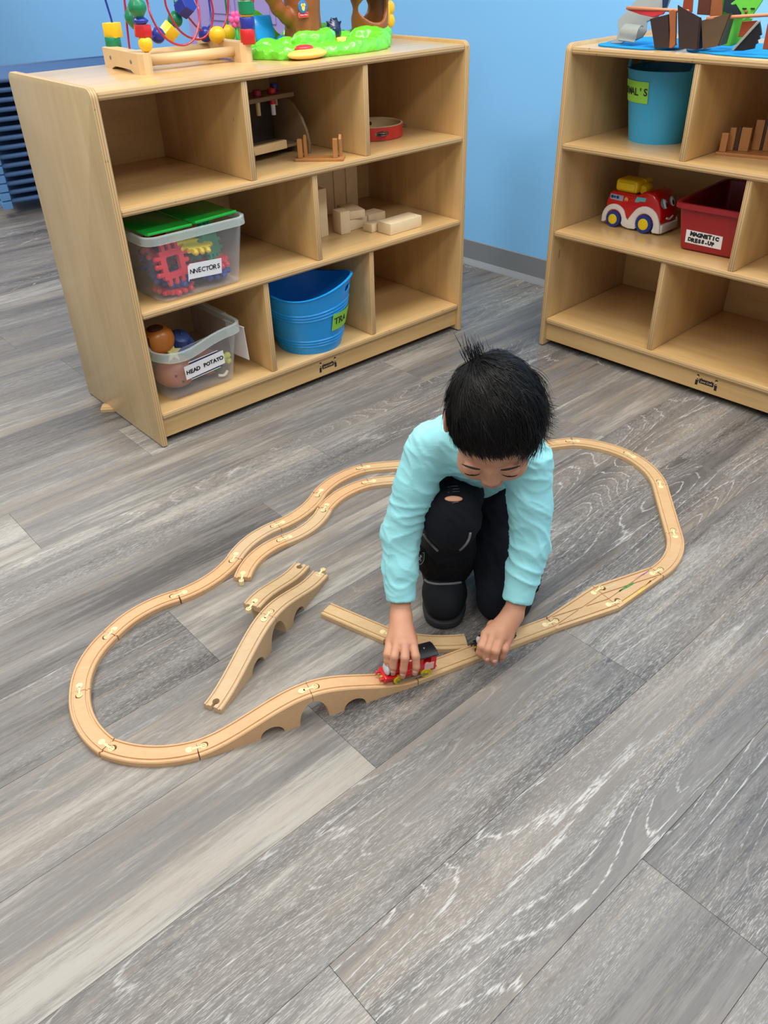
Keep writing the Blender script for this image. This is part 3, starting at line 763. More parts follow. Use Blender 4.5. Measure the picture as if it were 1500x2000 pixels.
def plate(kind):
    "square building plate with toothed edges; kind: 'frame' open in the middle, else closed"
    s, n = 0.072, 4; p = []; u = s / (2 * n - 1); k = 0.011
    def side(rot):
        out = []
        for i in range(2 * n - 1):
            x0, x1 = -s / 2 + u * i, -s / 2 + u * (i + 1); y = s / 2 + (k if i % 2 else 0)
            out += [(x0, y), (x1, y)]
        c, sn = math.cos(rot), math.sin(rot)
        return [(c * a - sn * b, sn * a + c * b) for a, b in out][::-1]
    for r in range(4): p += side(r * PI / 2)
    q = [p[0]]
    for a in p[1:]:
        if math.dist(a, q[-1]) > 1e-6: q.append(a)
    bm = prism(q, 0.014, 0.0015, 2, TR(0, 0, -0.007))
    for i in range(4):
        for j in (-1, 0, 1): merge(bm, sphere(0.0075, TR(*((Matrix.Rotation(i * PI / 2, 3, 'Z') @ Vector((j * 2 * u, s / 2 + k, 0)))))  , 8, 6))
    if kind == 'frame': bm = cut(bm, box(0.040, 0.040, 0.05, 0.004))
    return bm
PLATES = {(k, c): None for k in ('frame', 'full') for c in 'rbyg'}
cm = dict(r=plain('red_plate_plastic', (222, 48, 66), 0.35), b=plain('blue_plate_plastic', (36, 66, 160), 0.35), y=plain('yellow_plate_plastic', (238, 208, 40), 0.35), g=plain('green_plate_plastic', (20, 140, 100), 0.35))
_pm = {}
def put_plate(kind, c, label, x, y, z, rx=0, ry=0, rz=0):
    key = (kind, c)
    if key not in _pm: _pm[key] = to_mesh(plate(kind)); _pm[key].materials.append(cm[c])
    o = bpy.data.objects.new('connector_plate', _pm[key]); COL.objects.link(o)
    o.matrix_world = Matrix.Translation(onA(BINL, BIND, Z2)) @ Matrix.Rotation(AW, 4, 'Z') @ TR(x, y, z, rx, ry, rz)
    tag(o, label, 'toy', 'connector plates in the clear bin')
put_plate('frame', 'r', 'red connector plate with a square hole, upright behind the bin front', -0.062, -0.128, 0.088, PI / 2 - 0.15, 0, 0.12)
put_plate('full', 'y', 'yellow connector plate lying tilted near the bin top', 0.018, -0.096, 0.118, 0.35, 0.10, 0.15)
put_plate('full', 'g', 'green connector plate at the right side of the clear bin', 0.078, -0.085, 0.108, PI / 2 - 0.3, 0.2, 0.5)
put_plate('full', 'r', 'red connector plate lying at the bottom left of the clear bin', -0.052, -0.092, 0.016, 0.05, 0.0, 0.2)
put_plate('full', 'r', 'red connector plate behind the right end of the paper label', 0.066, -0.092, 0.060, 0.25, 0.0, 0.3)
put_plate('full', 'b', 'blue connector plate at the right bottom of the clear bin', 0.064, -0.090, 0.032, 0.15, 0.05, -0.1)
put_plate('full', 'b', 'blue connector plate under the red frame plate', -0.050, -0.090, 0.042, 0.2, -0.08, 0.6)
put_plate('full', 'b', 'blue connector plate deep at the left of the clear bin', -0.050, -0.010, 0.066, 1.1, 0.3, 0.2)
put_plate('frame', 'r', 'red frame plate deep inside the clear bin on the left', -0.048, -0.040, 0.104, 0.8, -0.2, 0.4)
put_plate('full', 'b', 'blue connector plate in the middle of the clear bin', 0.020, -0.030, 0.060, 0.3, 0.2, 0.3)
put_plate('full', 'g', 'green connector plate under the yellow one', 0.010, -0.060, 0.090, 0.2, -0.1, 0.8)

# bin of potato heads
PL_, PD_ = 0.182, 0.205
t_ = thA('storage_bin', 'open clear plastic bin holding brown potato toys', 'bin', PL_, PD_, Z3)
b = tray(0.214, 0.318, 0.262, 0.35, 0.172)
for v in b.verts:                                                    # the front rim dips
    if v.co.z > 0.16 and v.co.y < -0.14: v.co.z -= 0.030 * math.exp(-((v.co.x + 0.06) / 0.09) ** 2)
obj('bin_body', b, M_CLEAR, t_, 40)
b = rim(0.262, 0.35, 0.150, 0.176, 0.009)
bmesh.ops.subdivide_edges(b, edges=[e for e in b.edges if e.calc_length() > 0.1], cuts=8)
for v in b.verts:
    if v.co.y < -0.14: v.co.z -= 0.030 * math.exp(-((v.co.x + 0.06) / 0.09) ** 2)
obj('bin_rim', b, M_RIM, t_, 40)
obj('side_rail', span(0.122, 0.138, -0.10, 0.16, 0.1765, 0.182, 0.002), M_RIM, t_)
obj('paper_card', merge(box(0.0012, 0.085, 0.105, M=TR(0.148, -0.122, 0.100, ry=-0.06, rz=0.10)), box(0.014, 0.085, 0.0012, M=TR(0.142, -0.122, 0.153, ry=0.5, rz=0.10))), M_PAPER, t_, label='white card folded over the bin side')
def on_front2(x, z): return Matrix.Translation((x, -0.159 - 0.016 * (z - 0.006) / 0.166 - 0.0016, z)) @ Matrix.Rotation(PI / 2 + math.atan2(0.016, 0.166), 4, 'X')
lp = obj('printed_label', prism(rrect(0.092, 0.055, 0.003), 0.0006), M_NAVY, t_, label='navy printed label with a white edge'); lp.matrix_local = on_front2(0.006, 0.082) @ Matrix.Rotation(0.08, 4, 'Z')
for s in (-1, 1): obj('label_border', box(0.095, 0.0022, 0.0008, M=TR(0, s * 0.0270, 0.0004)), M_PAPER, lp)
lp = obj('paper_label', box(0.128, 0.042, 0.0008), M_PAPER, t_, label='white hand lettered paper label'); lp.matrix_local = on_front2(0.006, 0.082) @ Matrix.Translation((0, 0, 0.0016)) @ Matrix.Rotation(0.09, 4, 'Z')
obj('lettering', hand_text('HEAD POTATO', 0.0165, 0.66, 0.05, 9, 0.0006), M_INK, lp).location = (0, 0, 0.0008)

def potato(label, x, y, z, sc, R, mat, holes=True):
    o = tag(obj('toy_potato', sphere(1, None, 24, 16, sc), mat, None, True), label, 'toy', 'brown potato toys')
    for v in o.data.vertices: v.co.z *= 1 + 0.12 * v.co.x / sc[0]
    o.matrix_world = Matrix.Translation(onA(PL_, PD_, Z3)) @ Matrix.Rotation(AW, 4, 'Z') @ TR(x, y, z, *R)
    if holes:
        hb = NB()
        for a, e in ((-0.35, 0.15), (0.35, 0.25), (0.0, -0.3)):
            d = Vector((math.sin(a) * math.cos(e), -math.cos(a) * math.cos(e), math.sin(e)))
            p = Vector((d.x * sc[0], d.y * sc[1], d.z * sc[2])); merge(hb, sphere(0.0038, Matrix.Translation(p), 10, 6))
        obj('peg_hole', hb, plain('hole_dark', (92, 44, 30), 0.7), o, True)
    return o
potato('brown potato toy lying at the left behind the label', -0.050, -0.092, 0.052, (0.062, 0.046, 0.044), (0, 0.12, 0), M_BROWNT)
potato('smaller brown potato toy to the right behind the label', 0.056, -0.085, 0.046, (0.040, 0.040, 0.038), (0, 0, 0.3), M_BROWNT)
o = potato('amber potato toy head peeking over the left rim of the open bin', -0.080, -0.080, 0.158, (0.048, 0.042, 0.042), (0.2, 0, -0.4), M_AMBER, False)
obj('mouth_slot', merge(box(0.004, 0.03, 0.05, 0.001, 1, TR(-0.024, -0.034, 0.0)), sphere(0.02, TR(0.0, -0.004, 0.036), 14, 8, (1.2, 0.8, 0.5))), plain('slot_dark', (64, 26, 14), 0.6), o)
def inP(x, y, z, r=(0, 0, 0)): return Matrix.Translation(onA(PL_, PD_, Z3)) @ Matrix.Rotation(AW, 4, 'Z') @ TR(x, y, z, *r)
star = [((0.032 if k % 2 == 0 else 0.013) * math.cos(PI * k / 5), (0.032 if k % 2 == 0 else 0.013) * math.sin(PI * k / 5)) for k in range(10)]
tag(obj('yellow_star', prism(star, 0.008, 0.002, 2), plain('pale_yellow_plastic', (226, 206, 120), 0.4), None, 40), 'pale yellow star shaped toy piece in the open bin', 'toy').matrix_world = inP(-0.052, -0.098, 0.116, (1.2, 0, 0.3))
tag(obj('toy_hat', merge(lathe([(0.046, 0), (0.046, 0.004), (0.03, 0.006), (0.026, 0.03), (0.018, 0.036)], 24), sphere(0.004, TR(0, 0, 0.037))), plain('denim_blue_plastic', (52, 76, 138), 0.4), None, 40), 'blue toy hat behind the label in the open bin', 'toy').matrix_world = inP(0.0, -0.045, 0.112, (0.5, 0.1, 0))
hd = NB()
for k, (a, b_) in enumerate(((0, 0), (0.014, 0.006), (0.022, -0.004), (0.006, 0.014), (0.018, 0.016))): merge(hd, sphere(0.0095, TR(a, -0.003 * k, b_), 12, 8))
tag(obj('toy_hand', hd, plain('lime_toy_plastic', (206, 214, 70), 0.4), None, True), 'lime yellow toy hand piece at the right of the open bin', 'toy').matrix_world = inP(0.082, -0.125, 0.056)
gl = merge(sphere(0.014, TR(0, 0, 0), 14, 8, (1.3, 1, 0.8)), sphere(0.006, TR(0.0, -0.012, 0.004)))
tag(obj('toy_shoe', gl, plain('dark_green_plastic', (40, 98, 66), 0.4), None, True), 'dark green toy piece under the lime hand in the open bin', 'toy').matrix_world = inP(0.074, -0.118, 0.034)
tag(obj('toy_tooth', tube(spline([(-0.016, 0, 0), (0, -0.004, -0.004), (0.016, 0, 0.004)], 5), 0.0045, 8), plain('ivory_plastic', (236, 226, 208), 0.4), None, True), 'ivory curved toy piece on the bin bottom at the right', 'toy').matrix_world = inP(0.082, -0.128, 0.016)

# blue tub
TL, TDp = 0.612, 0.112
th0 = math.atan2(-0.80, 0.60)
def tub_z(a, f, h, lift): return f * (h + lift * math.cos(a - th0) ** 2 * f)
def tub(rb, rt, h, lift, bands, n=56, t=0.003):
    fs = [i / 100 for i in range(101)]; prof = []
    for f in fs:
        r = rb + (rt - rb) * f
        for b_ in bands: r += 0.0026 * max(0, 1 - ((f - b_) / 0.020) ** 2)
        prof.append((f, r))
    prof += [(1.0, rt + 0.005), (1.008, rt + 0.005), (1.012, rt + 0.002), (1.008, rt - t)] + [(f, rb + (rt - rb) * f - t) for f in fs[::-9]]
    bm = NB(); R = []
    for f, r in prof:
        R.append([bm.verts.new((r * math.cos(2 * PI * k / n), r * math.sin(2 * PI * k / n), tub_z(2 * PI * k / n, f, h, lift) + (0.003 if len(R) > 106 else 0))) for k in range(n)])
    for a, b_ in zip(R, R[1:]):
        for k in range(n): bm.faces.new((a[k], a[(k + 1) % n], b_[(k + 1) % n], b_[k]))
    bm.faces.new(R[0][::-1]); bm.faces.new(R[-1])
    return bm
def wrap(bm, a0, rb, rt, h, lift, z0, off, zs=1.0):
    "bend a flat patch (x = arc length, y = up) round the tub"
    for v in bm.verts:
        x, y, z = v.co; f = (z0 + y) / h; r = rb + (rt - rb) * f + off + z; a = a0 + x / (rb + (rt - rb) * z0 / h)
        v.co = Vector((r * math.cos(a), r * math.sin(a), z0 + y))
    return bm
t_ = thA('plastic_tub', 'round blue plastic tub with cut out handles and a lime label', 'tub', TL, TDp, Z3)
TB = (0.100, 0.142, 0.184, 0.036)
bm = tub(*TB, (0.14, 0.19, 0.24, 0.62, 0.67, 0.72))
for s in (0, PI):
    a = th0 + s; tl = box(0.05, 0.062, 0.022, 0.009, 3, TR(0.138 * math.cos(a), 0.138 * math.sin(a), 0.190, rz=a)); bm = cut(bm, tl)
obj('tub_body', bm, M_TUB, t_, 30)
fa = math.atan2(-0.82, -0.57)
g = prism(rrect(0.082, 0.058, 0.001), 0.0006); bmesh.ops.subdivide_edges(g, edges=[e for e in g.edges if abs(e.verts[0].co.x - e.verts[1].co.x) > 0.05], cuts=10)
def grid_patch(w, h, n=12):
    bm = NB(); R = [[bm.verts.new((-w / 2 + w * i / n, s, z)) for i in range(n + 1)] for s, z in ((-h / 2, 0), (h / 2, 0), (h / 2, 0.0006), (-h / 2, 0.0006))]
    for j in range(4):
        for i in range(n): bm.faces.new((R[j][i], R[j][i + 1], R[(j + 1) % 4][i + 1], R[(j + 1) % 4][i]))
    bm.faces.new([R[j][0] for j in range(4)]); bm.faces.new([R[j][-1] for j in range(4)]); return bm
g.free(); a_l = fa + math.radians(57)
lp = obj('paper_label', wrap(grid_patch(0.094, 0.056), a_l, TB[0], TB[1], TB[2], 0, 0.098, 0.0016), M_GLABEL, t_, label='lime hand lettered paper label')
obj('lettering', wrap(merge(NB(), hand_text('TRA', 0.031, 0.62, 0.03, 5, 0.0004), TR(-0.012, 0, 0)), a_l, TB[0], TB[1], TB[2], 0, 0.099, 0.0026), M_INK, lp)

# tambourine
t_ = thA('tambourine', 'red tambourine lying in the upper right cubby of the left shelf', 'tambourine', 1.000, 0.222, Z1)
rb = lathe([(0.094, 0.002), (0.094, 0.038), (0.088, 0.040), (0.086, 0.038), (0.086, 0.002), (0.088, 0)], 48, closed=True)
for k in range(4):
    a = -0.42 + k * PI / 2; rb = cut(rb, box(0.03, 0.042, 0.012, 0.004, 2, TR(0.09 * math.cos(a), 0.09 * math.sin(a), 0.021, rz=a)))
rb.normal_update()
for f in rb.faces:
    c = f.calc_center_median(); r = math.hypot(c.x, c.y); f.material_index = 1 if (r < 0.092 or f.normal.z > 0.3) else 0
obj('frame', rb, [plain('red_lacquer', (186, 44, 38), 0.35, 0.06), plain('tan_plywood', (190, 168, 128), 0.5, 0.08)], t_, 40)
for k in range(4):
    a = -0.42 + k * PI / 2
    for z in (0.0185, 0.0235): obj('jingle', lathe([(0.0, 0.001), (0.006, 0.0025), (0.012, 0.0005), (0.0175, 0.0)], 20, TR(0.093 * math.cos(a), 0.093 * math.sin(a), z)), M_STEEL, t_, True)

# small plate rack
def rack_a():
    t = thA('wooden_stand', 'small honey coloured wooden stand with two end posts, in front of the hammer bench', 'stand', 0.672, 0.075, Z1, -0.80)
    obj('base', box(0.138, 0.046, 0.008, 0.0015, 2, TR(0, 0, 0.004)), M_RACK, t)
    for s in (-1, 1):
        o = obj('post', box(0.013, 0.014, 0.05, 0.0015, 2, TR(s * 0.05 - 0.004, -0.012, 0.033)), M_RACK, t)
        merge_b = prism([(-0.011, 0), (0.011, 0), (0.011, 0.046), (0, 0.057), (-0.011, 0.046)], 0.008, 0.001, 1, TR(s * 0.05 + 0.004, 0.010, 0.008) @ Matrix(((0, 0, 1, 0), (1, 0, 0, 0), (0, 1, 0, 0), (0, 0, 0, 1))))
        obj('post', merge_b, M_RACK, t)
rack_a()

# peg hammering bench
t_ = thA('hammer_bench', 'dark wooden peg bench with curved sides and red and blue pegs', 'toy bench', 0.585, 0.235, Z1, 0.13)
HM = Matrix(((0, 0, 1, 0), (1, 0, 0, 0), (0, 1, 0, 0), (0, 0, 0, 1)))
sd = [(-0.085, 0), (-0.088, 0.03), (-0.080, 0.062), (-0.062, 0.095), (-0.036, 0.122), (-0.005, 0.145), (0.075, 0.145), (0.075, 0)]
M_DKW = plain('dark_stained_wood', (62, 50, 42), 0.5, 0.12, 20); M_MIDW = plain('greyed_wood', (128, 104, 76), 0.5, 0.1, 20)
for x in (-0.112, 0.104): obj('side_panel', prism(sd, 0.010, 0.002, 2, TR(x, 0, 0) @ HM), M_MIDW, t_, 40)
obj('back_board', span(-0.101, 0.103, 0.055, 0.064, 0.0, 0.145), M_DKW, t_)
obj('peg_board', span(-0.118, 0.118, -0.028, 0.073, 0.146, 0.158, 0.002), M_MIDW, t_)
obj('front_rail', span(-0.100, 0.045, -0.06, -0.045, 0.022, 0.045, 0.002), M_PALEWOOD, t_); obj('tray_board', span(-0.100, 0.103, -0.044, 0.054, 0.02, 0.028), M_MIDW, t_)
for i, (x, y, c, zz) in enumerate(((-0.085, 0.035, M_REDW, 0), (-0.034, 0.034, M_BLUEW, -0.002), (-0.004, -0.006, plain('magenta_peg', (150, 30, 60), 0.4), -0.004), (0.054, -0.004, M_REDW, -0.006), (0.092, 0.026, M_BLUEW, 0.0))):
    p_ = obj('peg_toy', lathe([(0.011, 0.158), (0.012, 0.160), (0.012, 0.176 + zz), (0.010, 0.179 + zz)], 18, TR(x, y, 0)), c, t_, 40)
    obj('shaft', lathe([(0.0065, 0.122 + 3 * zz), (0.0065, 0.1459)], 14, TR(x, y, 0)), M_PAPER if i % 2 else M_PALEWOOD, p_, 40)
    if i == 3: obj('collar', lathe([(0.009, 0.132), (0.009, 0.1459)], 16, TR(x, y, 0)), c, p_, 40)

# unit blocks
def block(label, l, d, z, sx, sy, sz, rz=0.0, name='wooden_block'):
    o = obj(name, box(sx, sy, sz, 0.0032, 2, TR(0, 0, sz / 2)), M_PINE, None, 40); o.location = onA(l, d, z); o.rotation_euler = (0, 0, AW + rz)
    return tag(o, label, 'block', 'pale wooden building blocks')
block('tall wooden block standing against the divider', 0.752, 0.205, Z2, 0.034, 0.045, 0.145, 0.05)
for i, (l, nm) in enumerate(((0.866, 'leftmost'), (0.919, 'second'), (0.972, 'third'), (1.025, 'rightmost'))):
    block('%s of the tall plank blocks standing at the back of the cubby' % nm, l, 0.385 - 0.012 * (i == 0), Z2, 0.051, 0.03, 0.166 + 0.004 * (i % 2), 0.02, 'wooden_plank_block')
block('wooden block standing upright left of the pile', 0.822, 0.182, Z2, 0.036, 0.052, 0.070, -0.15)
block('flat wooden block under the top one of the pile', 0.880, 0.200, Z2, 0.085, 0.055, 0.034, 0.06)
block('wooden block resting on top of the pile', 0.888, 0.214, Z2 + 0.0345, 0.055, 0.10, 0.026, -0.25)
block('wooden block to the right of the pile', 0.968, 0.205, Z2, 0.075, 0.055, 0.032, 0.02)
block('small wooden block half hidden behind the long one', 0.905, 0.128, Z2, 0.05, 0.042, 0.026, 0.08)
block('long wooden block lying at the front edge of the cubby', 0.972, 0.072, Z2, 0.138, 0.062, 0.036, 0.02)

# ---- right shelf
t_ = thB('plastic_bucket', 'tall teal blue bucket with a lime label in the upper left cubby', 'bucket', 0.198, 0.222, Z1)
BB = (0.080, 0.107, 0.190, 0.0)
obj('bucket_body', tub(*BB, (), 48), M_TUB2, t_, 30)
ha = math.atan2(-0.877, -0.48) + 2.1
hp = [Vector((0.104 * math.cos(ha + s), 0.104 * math.sin(ha + s), 0.188 + 0.034 * math.cos(s / 0.42 * PI / 2))) for s in [0.42 * (k / 6 - 1) for k in range(13)]]
obj('handle', tube(hp, 0.0055, 8), M_TUB2, t_, True)
obj('handle', tube([Matrix.Rotation(PI, 3, 'Z') @ p for p in hp], 0.0055, 8), M_TUB2, t_, True)
fb_ = math.atan2(-0.877, 0.48); a_l = fb_ - math.radians(56)
lp = obj('paper_label', wrap(grid_patch(0.125, 0.056, 16), a_l - 0.05, BB[0], BB[1], BB[2], 0, 0.136, 0.0016), M_GLABEL, t_, label='lime hand lettered paper label')
obj('lettering', wrap(hand_text("ANIMAL'S", 0.026, 0.60, 0.03, 6, 0.0005), a_l - 0.05, BB[0], BB[1], BB[2], 0, 0.136, 0.0026), M_INK, lp)

# toy fire engine
t_ = thB('toy_fire_engine', 'red toy fire engine with white fenders and blue wheels', 'toy truck', 0.088, 0.215, Z2, 0.0)
SX = Matrix(((1, 0, 0, 0), (0, 0, -1, 0), (0, 1, 0, 0), (0, 0, 0, 1)))       # outline x,y -> x,z ; thickness -> -y
WY = 0.052
red = [(0.000, 0.028), (0.004, 0.075), (0.012, 0.100), (0.020, 0.105), (0.110, 0.104), (0.128, 0.118), (0.146, 0.121), (0.166, 0.117), (0.183, 0.100), (0.196, 0.074), (0.200, 0.05), (0.197, 0.026)]
obj('body', prism(red, 2 * WY, 0.010, 3, TR(0, WY, 0) @ SX), M_TRED, t_, 50)
def arc_(cx, cz, r, a0, a1, n=10): return [(cx + r * math.cos(math.radians(a0 + (a1 - a0) * k / n)), cz + r * math.sin(math.radians(a0 + (a1 - a0) * k / n))) for k in range(n + 1)]
fen = [(-0.004, 0.010)] + arc_(0.040, 0.026, 0.044, 175, 40, 10) + [(0.083, 0.034), (0.088, 0.028), (0.093, 0.036)] + arc_(0.148, 0.030, 0.050, 150, 10, 10) + [(0.200, 0.034), (0.203, 0.008), (0.180, 0.006)] + arc_(0.148, 0.027, 0.031, -30, 210, 12) + [(0.116, 0.006), (0.094, 0.004), (0.074, 0.008)] + arc_(0.040, 0.025, 0.028, -20, 200, 12) + [(0.005, 0.010)]
for s in (-1, 1):
    obj('fender', prism(fen, 0.012, 0.003, 2, TR(0, s * (WY - 0.002) + 0.006, 0) @ SX), M_TWHITE, t_, 50)
    for cx, r in ((0.040, 0.0245), (0.148, 0.0275)):
        w = obj('wheel', lathe([(r * 0.6, -0.010), (r, -0.008), (r, 0.008), (r * 0.94, 0.010), (r * 0.62, 0.010)], 28, TR(cx, s * (WY - 0.002), r + 0.0005, rx=s * PI / 2 * -1 if s > 0 else PI / 2)), M_TBLUE, t_, 40)
        hb = lathe([(r * 0.62, 0.006), (r * 0.62, 0.0108), (r * 0.5, 0.0125), (r * 0.2, 0.0115), (0.001, 0.0125)], 24, TR(cx, s * (WY - 0.002), r + 0.0005, rx=s * PI / 2 * -1 if s > 0 else PI / 2))
        obj('hub', hb, M_TYEL, w, 40)
obj('bumper', prism(rrect(0.02, 0.10, 0.008), 0.026, 0.004, 2, TR(0.196, 0, 0.006)), M_TWHITE, t_, 50)
hs = span(0.022, 0.100, -0.040, 0.026, 0.104, 0.141, 0.010, 3); hs2 = span(0.034, 0.092, -0.0425, -0.036, 0.111, 0.134, 0.003)
obj('hose_box', merge(hs, hs2), M_TYEL, t_, 50)
obj('hose_reel', merge(lathe([(0.012, -0.02), (0.016, -0.012), (0.016, 0.012), (0.012, 0.02)], 20, TR(0.108, 0.0, 0.116, rx=PI / 2)), lathe([(0.010, -0.012), (0.010, 0.022)], 16, TR(0.094, 0.024, 0.132, rx=PI / 2))), M_TYEL, t_, 40)
for s in (-1, 1):
    y = s * WY
    wn = prism([(0.104, 0.086), (0.110, 0.102), (0.142, 0.103), (0.140, 0.092), (0.122, 0.090), (0.114, 0.086)], 0.0016, 0.0006, 1, TR(0, y + 0.0008 + s * 0.0004, 0) @ SX)
    obj('side_window', wn, M_TEAL, t_)
    gp = obj('gauge_panel', prism([(0.018, 0.082), (0.018, 0.098), (0.064, 0.097), (0.063, 0.081)], 0.0014, 0, 1, TR(0, y + 0.0007 + s * 0.0004, 0) @ SX), plain('grey_print', (150, 156, 176), 0.4), t_)
    for cx, r in ((0.025, 0.0048), (0.034, 0.0036), (0.044, 0.0048)):
        obj('gauge', lathe([(r, 0), (r, 0.0008)], 14, TR(cx, y + s * 0.0011, 0.0905, rx=-s * PI / 2)), M_TBLUE, gp)
    obj('gold_badge', prism([(0.070, 0.082), (0.068, 0.090), (0.074, 0.096), (0.081, 0.091), (0.079, 0.083), (0.074, 0.087)], 0.0016, 0, 1, TR(0, y + 0.0008 + s * 0.0004, 0) @ SX), plain('gold_print', (206, 160, 96), 0.4), t_)
    ws = obj('windscreen', sphere(1, TR(0.1860, s * 0.024, 0.0872, ry=-0.46), 20, 14, (0.0060, 0.021, 0.0175)), M_TEAL, t_, True)
    obj('eye_white', sphere(1, TR(0.1892, s * 0.022, 0.0880, ry=-0.46), 18, 12, (0.0045, 0.012, 0.0145)), M_PAPER, ws, True)
    obj('pupil', sphere(1, TR(0.1925, s * 0.020, 0.0870, ry=-0.46), 14, 10, (0.0025, 0.006, 0.009)), M_NAVY, ws, True)
obj('mouth', tube(spline([(0.1995, -0.020, 0.048), (0.2005, 0, 0.042), (0.1995, 0.020, 0.048)], 5), 0.003, 8), M_TWHITE, t_, True)

# red bin
t_ = thB('storage_bin', 'dark red plastic bin with a white hand lettered label', 'bin', 0.470, 0.245, Z2, 0.06)
b = tray(0.168, 0.290, 0.196, 0.330, 0.134, 0.016, 0.003)
for x in (-0.066, 0.064): merge(b, prism([(-0.006, 0), (0.006, 0), (0.0045, -0.03), (-0.0045, -0.03)], 0.006, 0.001, 1, TR(x, -0.156, 0.126, rx=PI / 2 + 0.15)))
obj('bin_body', b, M_BIN, t_, 40)
obj('bin_rim', rim(0.196, 0.33, 0.122, 0.136, 0.010, 0.016), M_BIN, t_, 40)
lp = obj('paper_label', box(0.108, 0.038, 0.0006), M_PAPER, t_, label='white hand lettered paper label'); lp.matrix_local = Matrix.Translation((-0.012, -0.1512, 0.042)) @ Matrix.Rotation(PI / 2 + 0.15, 4, 'X') @ Matrix.Rotation(-0.02, 4, 'Z')
lt = merge(hand_text('MAGNETIC', 0.0155, 0.68, 0.05, 2, 0.0011), NB()); q1 = NB(); merge(q1, lt, TR(0.002, 0.0085, 0)); merge(q1, hand_text('DRESS-UP', 0.0150, 0.66, 0.05, 8, 0.0010), TR(-0.006, -0.0085, 0))
obj('lettering', q1, M_INK, lp).location = (0, 0, 0.0007)

# slotted wooden rack
t_ = thB('wooden_rack', 'honey coloured wooden rack with slotted uprights in the upper right cubby', 'rack', 0.503, 0.200, Z1, 0.25)
obj('base', box(0.17, 0.085, 0.008, 0.0015, 2, TR(0, 0, 0.004)), M_RACK, t_)
for x, y, h, w in ((-0.070, -0.030, 0.048, 0.018), (-0.056, -0.004, 0.058, 0.016), (-0.022, -0.002, 0.060, 0.026), (0.004, 0.030, 0.076, 0.022), (0.036, 0.030, 0.074, 0.026), (0.072, -0.028, 0.050, 0.018)):
    obj('upright', box(w, 0.013, h, 0.0015, 2, TR(x, y, 0.008 + h / 2)), M_RACK, t_)
for x, y, h in ((-0.0405, -0.004, 0.060), (0.0185, 0.030, 0.076)): obj('slot_strip', box(0.006, 0.006, h, M=TR(x, y + 0.002, 0.008 + h / 2)), M_DKW, t_)

# ---------------------------------------------------------------- on top of the shelves
# bead maze
ML, MD = 0.390, 0.295
MZ = thA('bead_maze', 'wooden bead maze with red, blue and green wires on the left shelf', 'toy', ML, MD, HT)
def mz(u, v, dd): p = pA(u, v, dd); return Vector((p.x - ML, dd - MD, p.z - HT))
WIRE = dict(r=plain('red_wire', (176, 34, 52), 0.25, coat=0.5), b=plain('blue_wire', (40, 50, 150), 0.25, coat=0.5), g=plain('green_wire', (20, 120, 80), 0.25, coat=0.5))
foot = [(-0.125, 0.0), (-0.08, 0.0), (-0.055, 0.008), (0.045, 0.008), (0.07, 0.0), (0.125, 0.0), (0.125, 0.046), (-0.125, 0.046)]
for s, x, rz in ((-1, -0.145, -0.09), (1, 0.145, -0.04)):
    b = prism(foot, 0.036, 0.0, 1, TR(x - 0.018, 0, 0, rz=rz) @ HM)
    es = [e for e in b.edges if abs(e.verts[0].co.z - e.verts[1].co.z) > 0.03 and abs(e.verts[0].co.y) > 0.1]
    bmesh.ops.bevel(b, geom=es, offset=0.011, segments=1, affect='EDGES')
    f = obj('foot_block', b, M_PALEWOOD, MZ)
    for y in (-0.07, 0.065): obj('screw', lathe([(0.0045, 0), (0.0045, 0.0012)], 12, TR(x - 0.018, 0, 0, rz=rz) @ TR(0.018 + s * 0.0182, y, 0.026, ry=s * PI / 2)), M_STEEL, f)
for y in (-0.075, 0.06): obj('cross_bar', tube([(-0.130, y + 0.008, 0.024), (0.130, y, 0.024)], 0.0125, 18), M_PALEWOOD, MZ, True)
TOPZ = 0.27
def wire(c, pts, r=0.0028): obj('wire', tube(spline(pts, 7), r, 8), WIRE[c], MZ, True)
FRD, BKD, MDD = 0.19, 0.41, 0.30
Lf_, Rf_, Lb_, Rb_ = mz(284, 98, FRD), mz(484, 83, 0.175), mz(222, 88, BKD), mz(447, 78, 0.40)
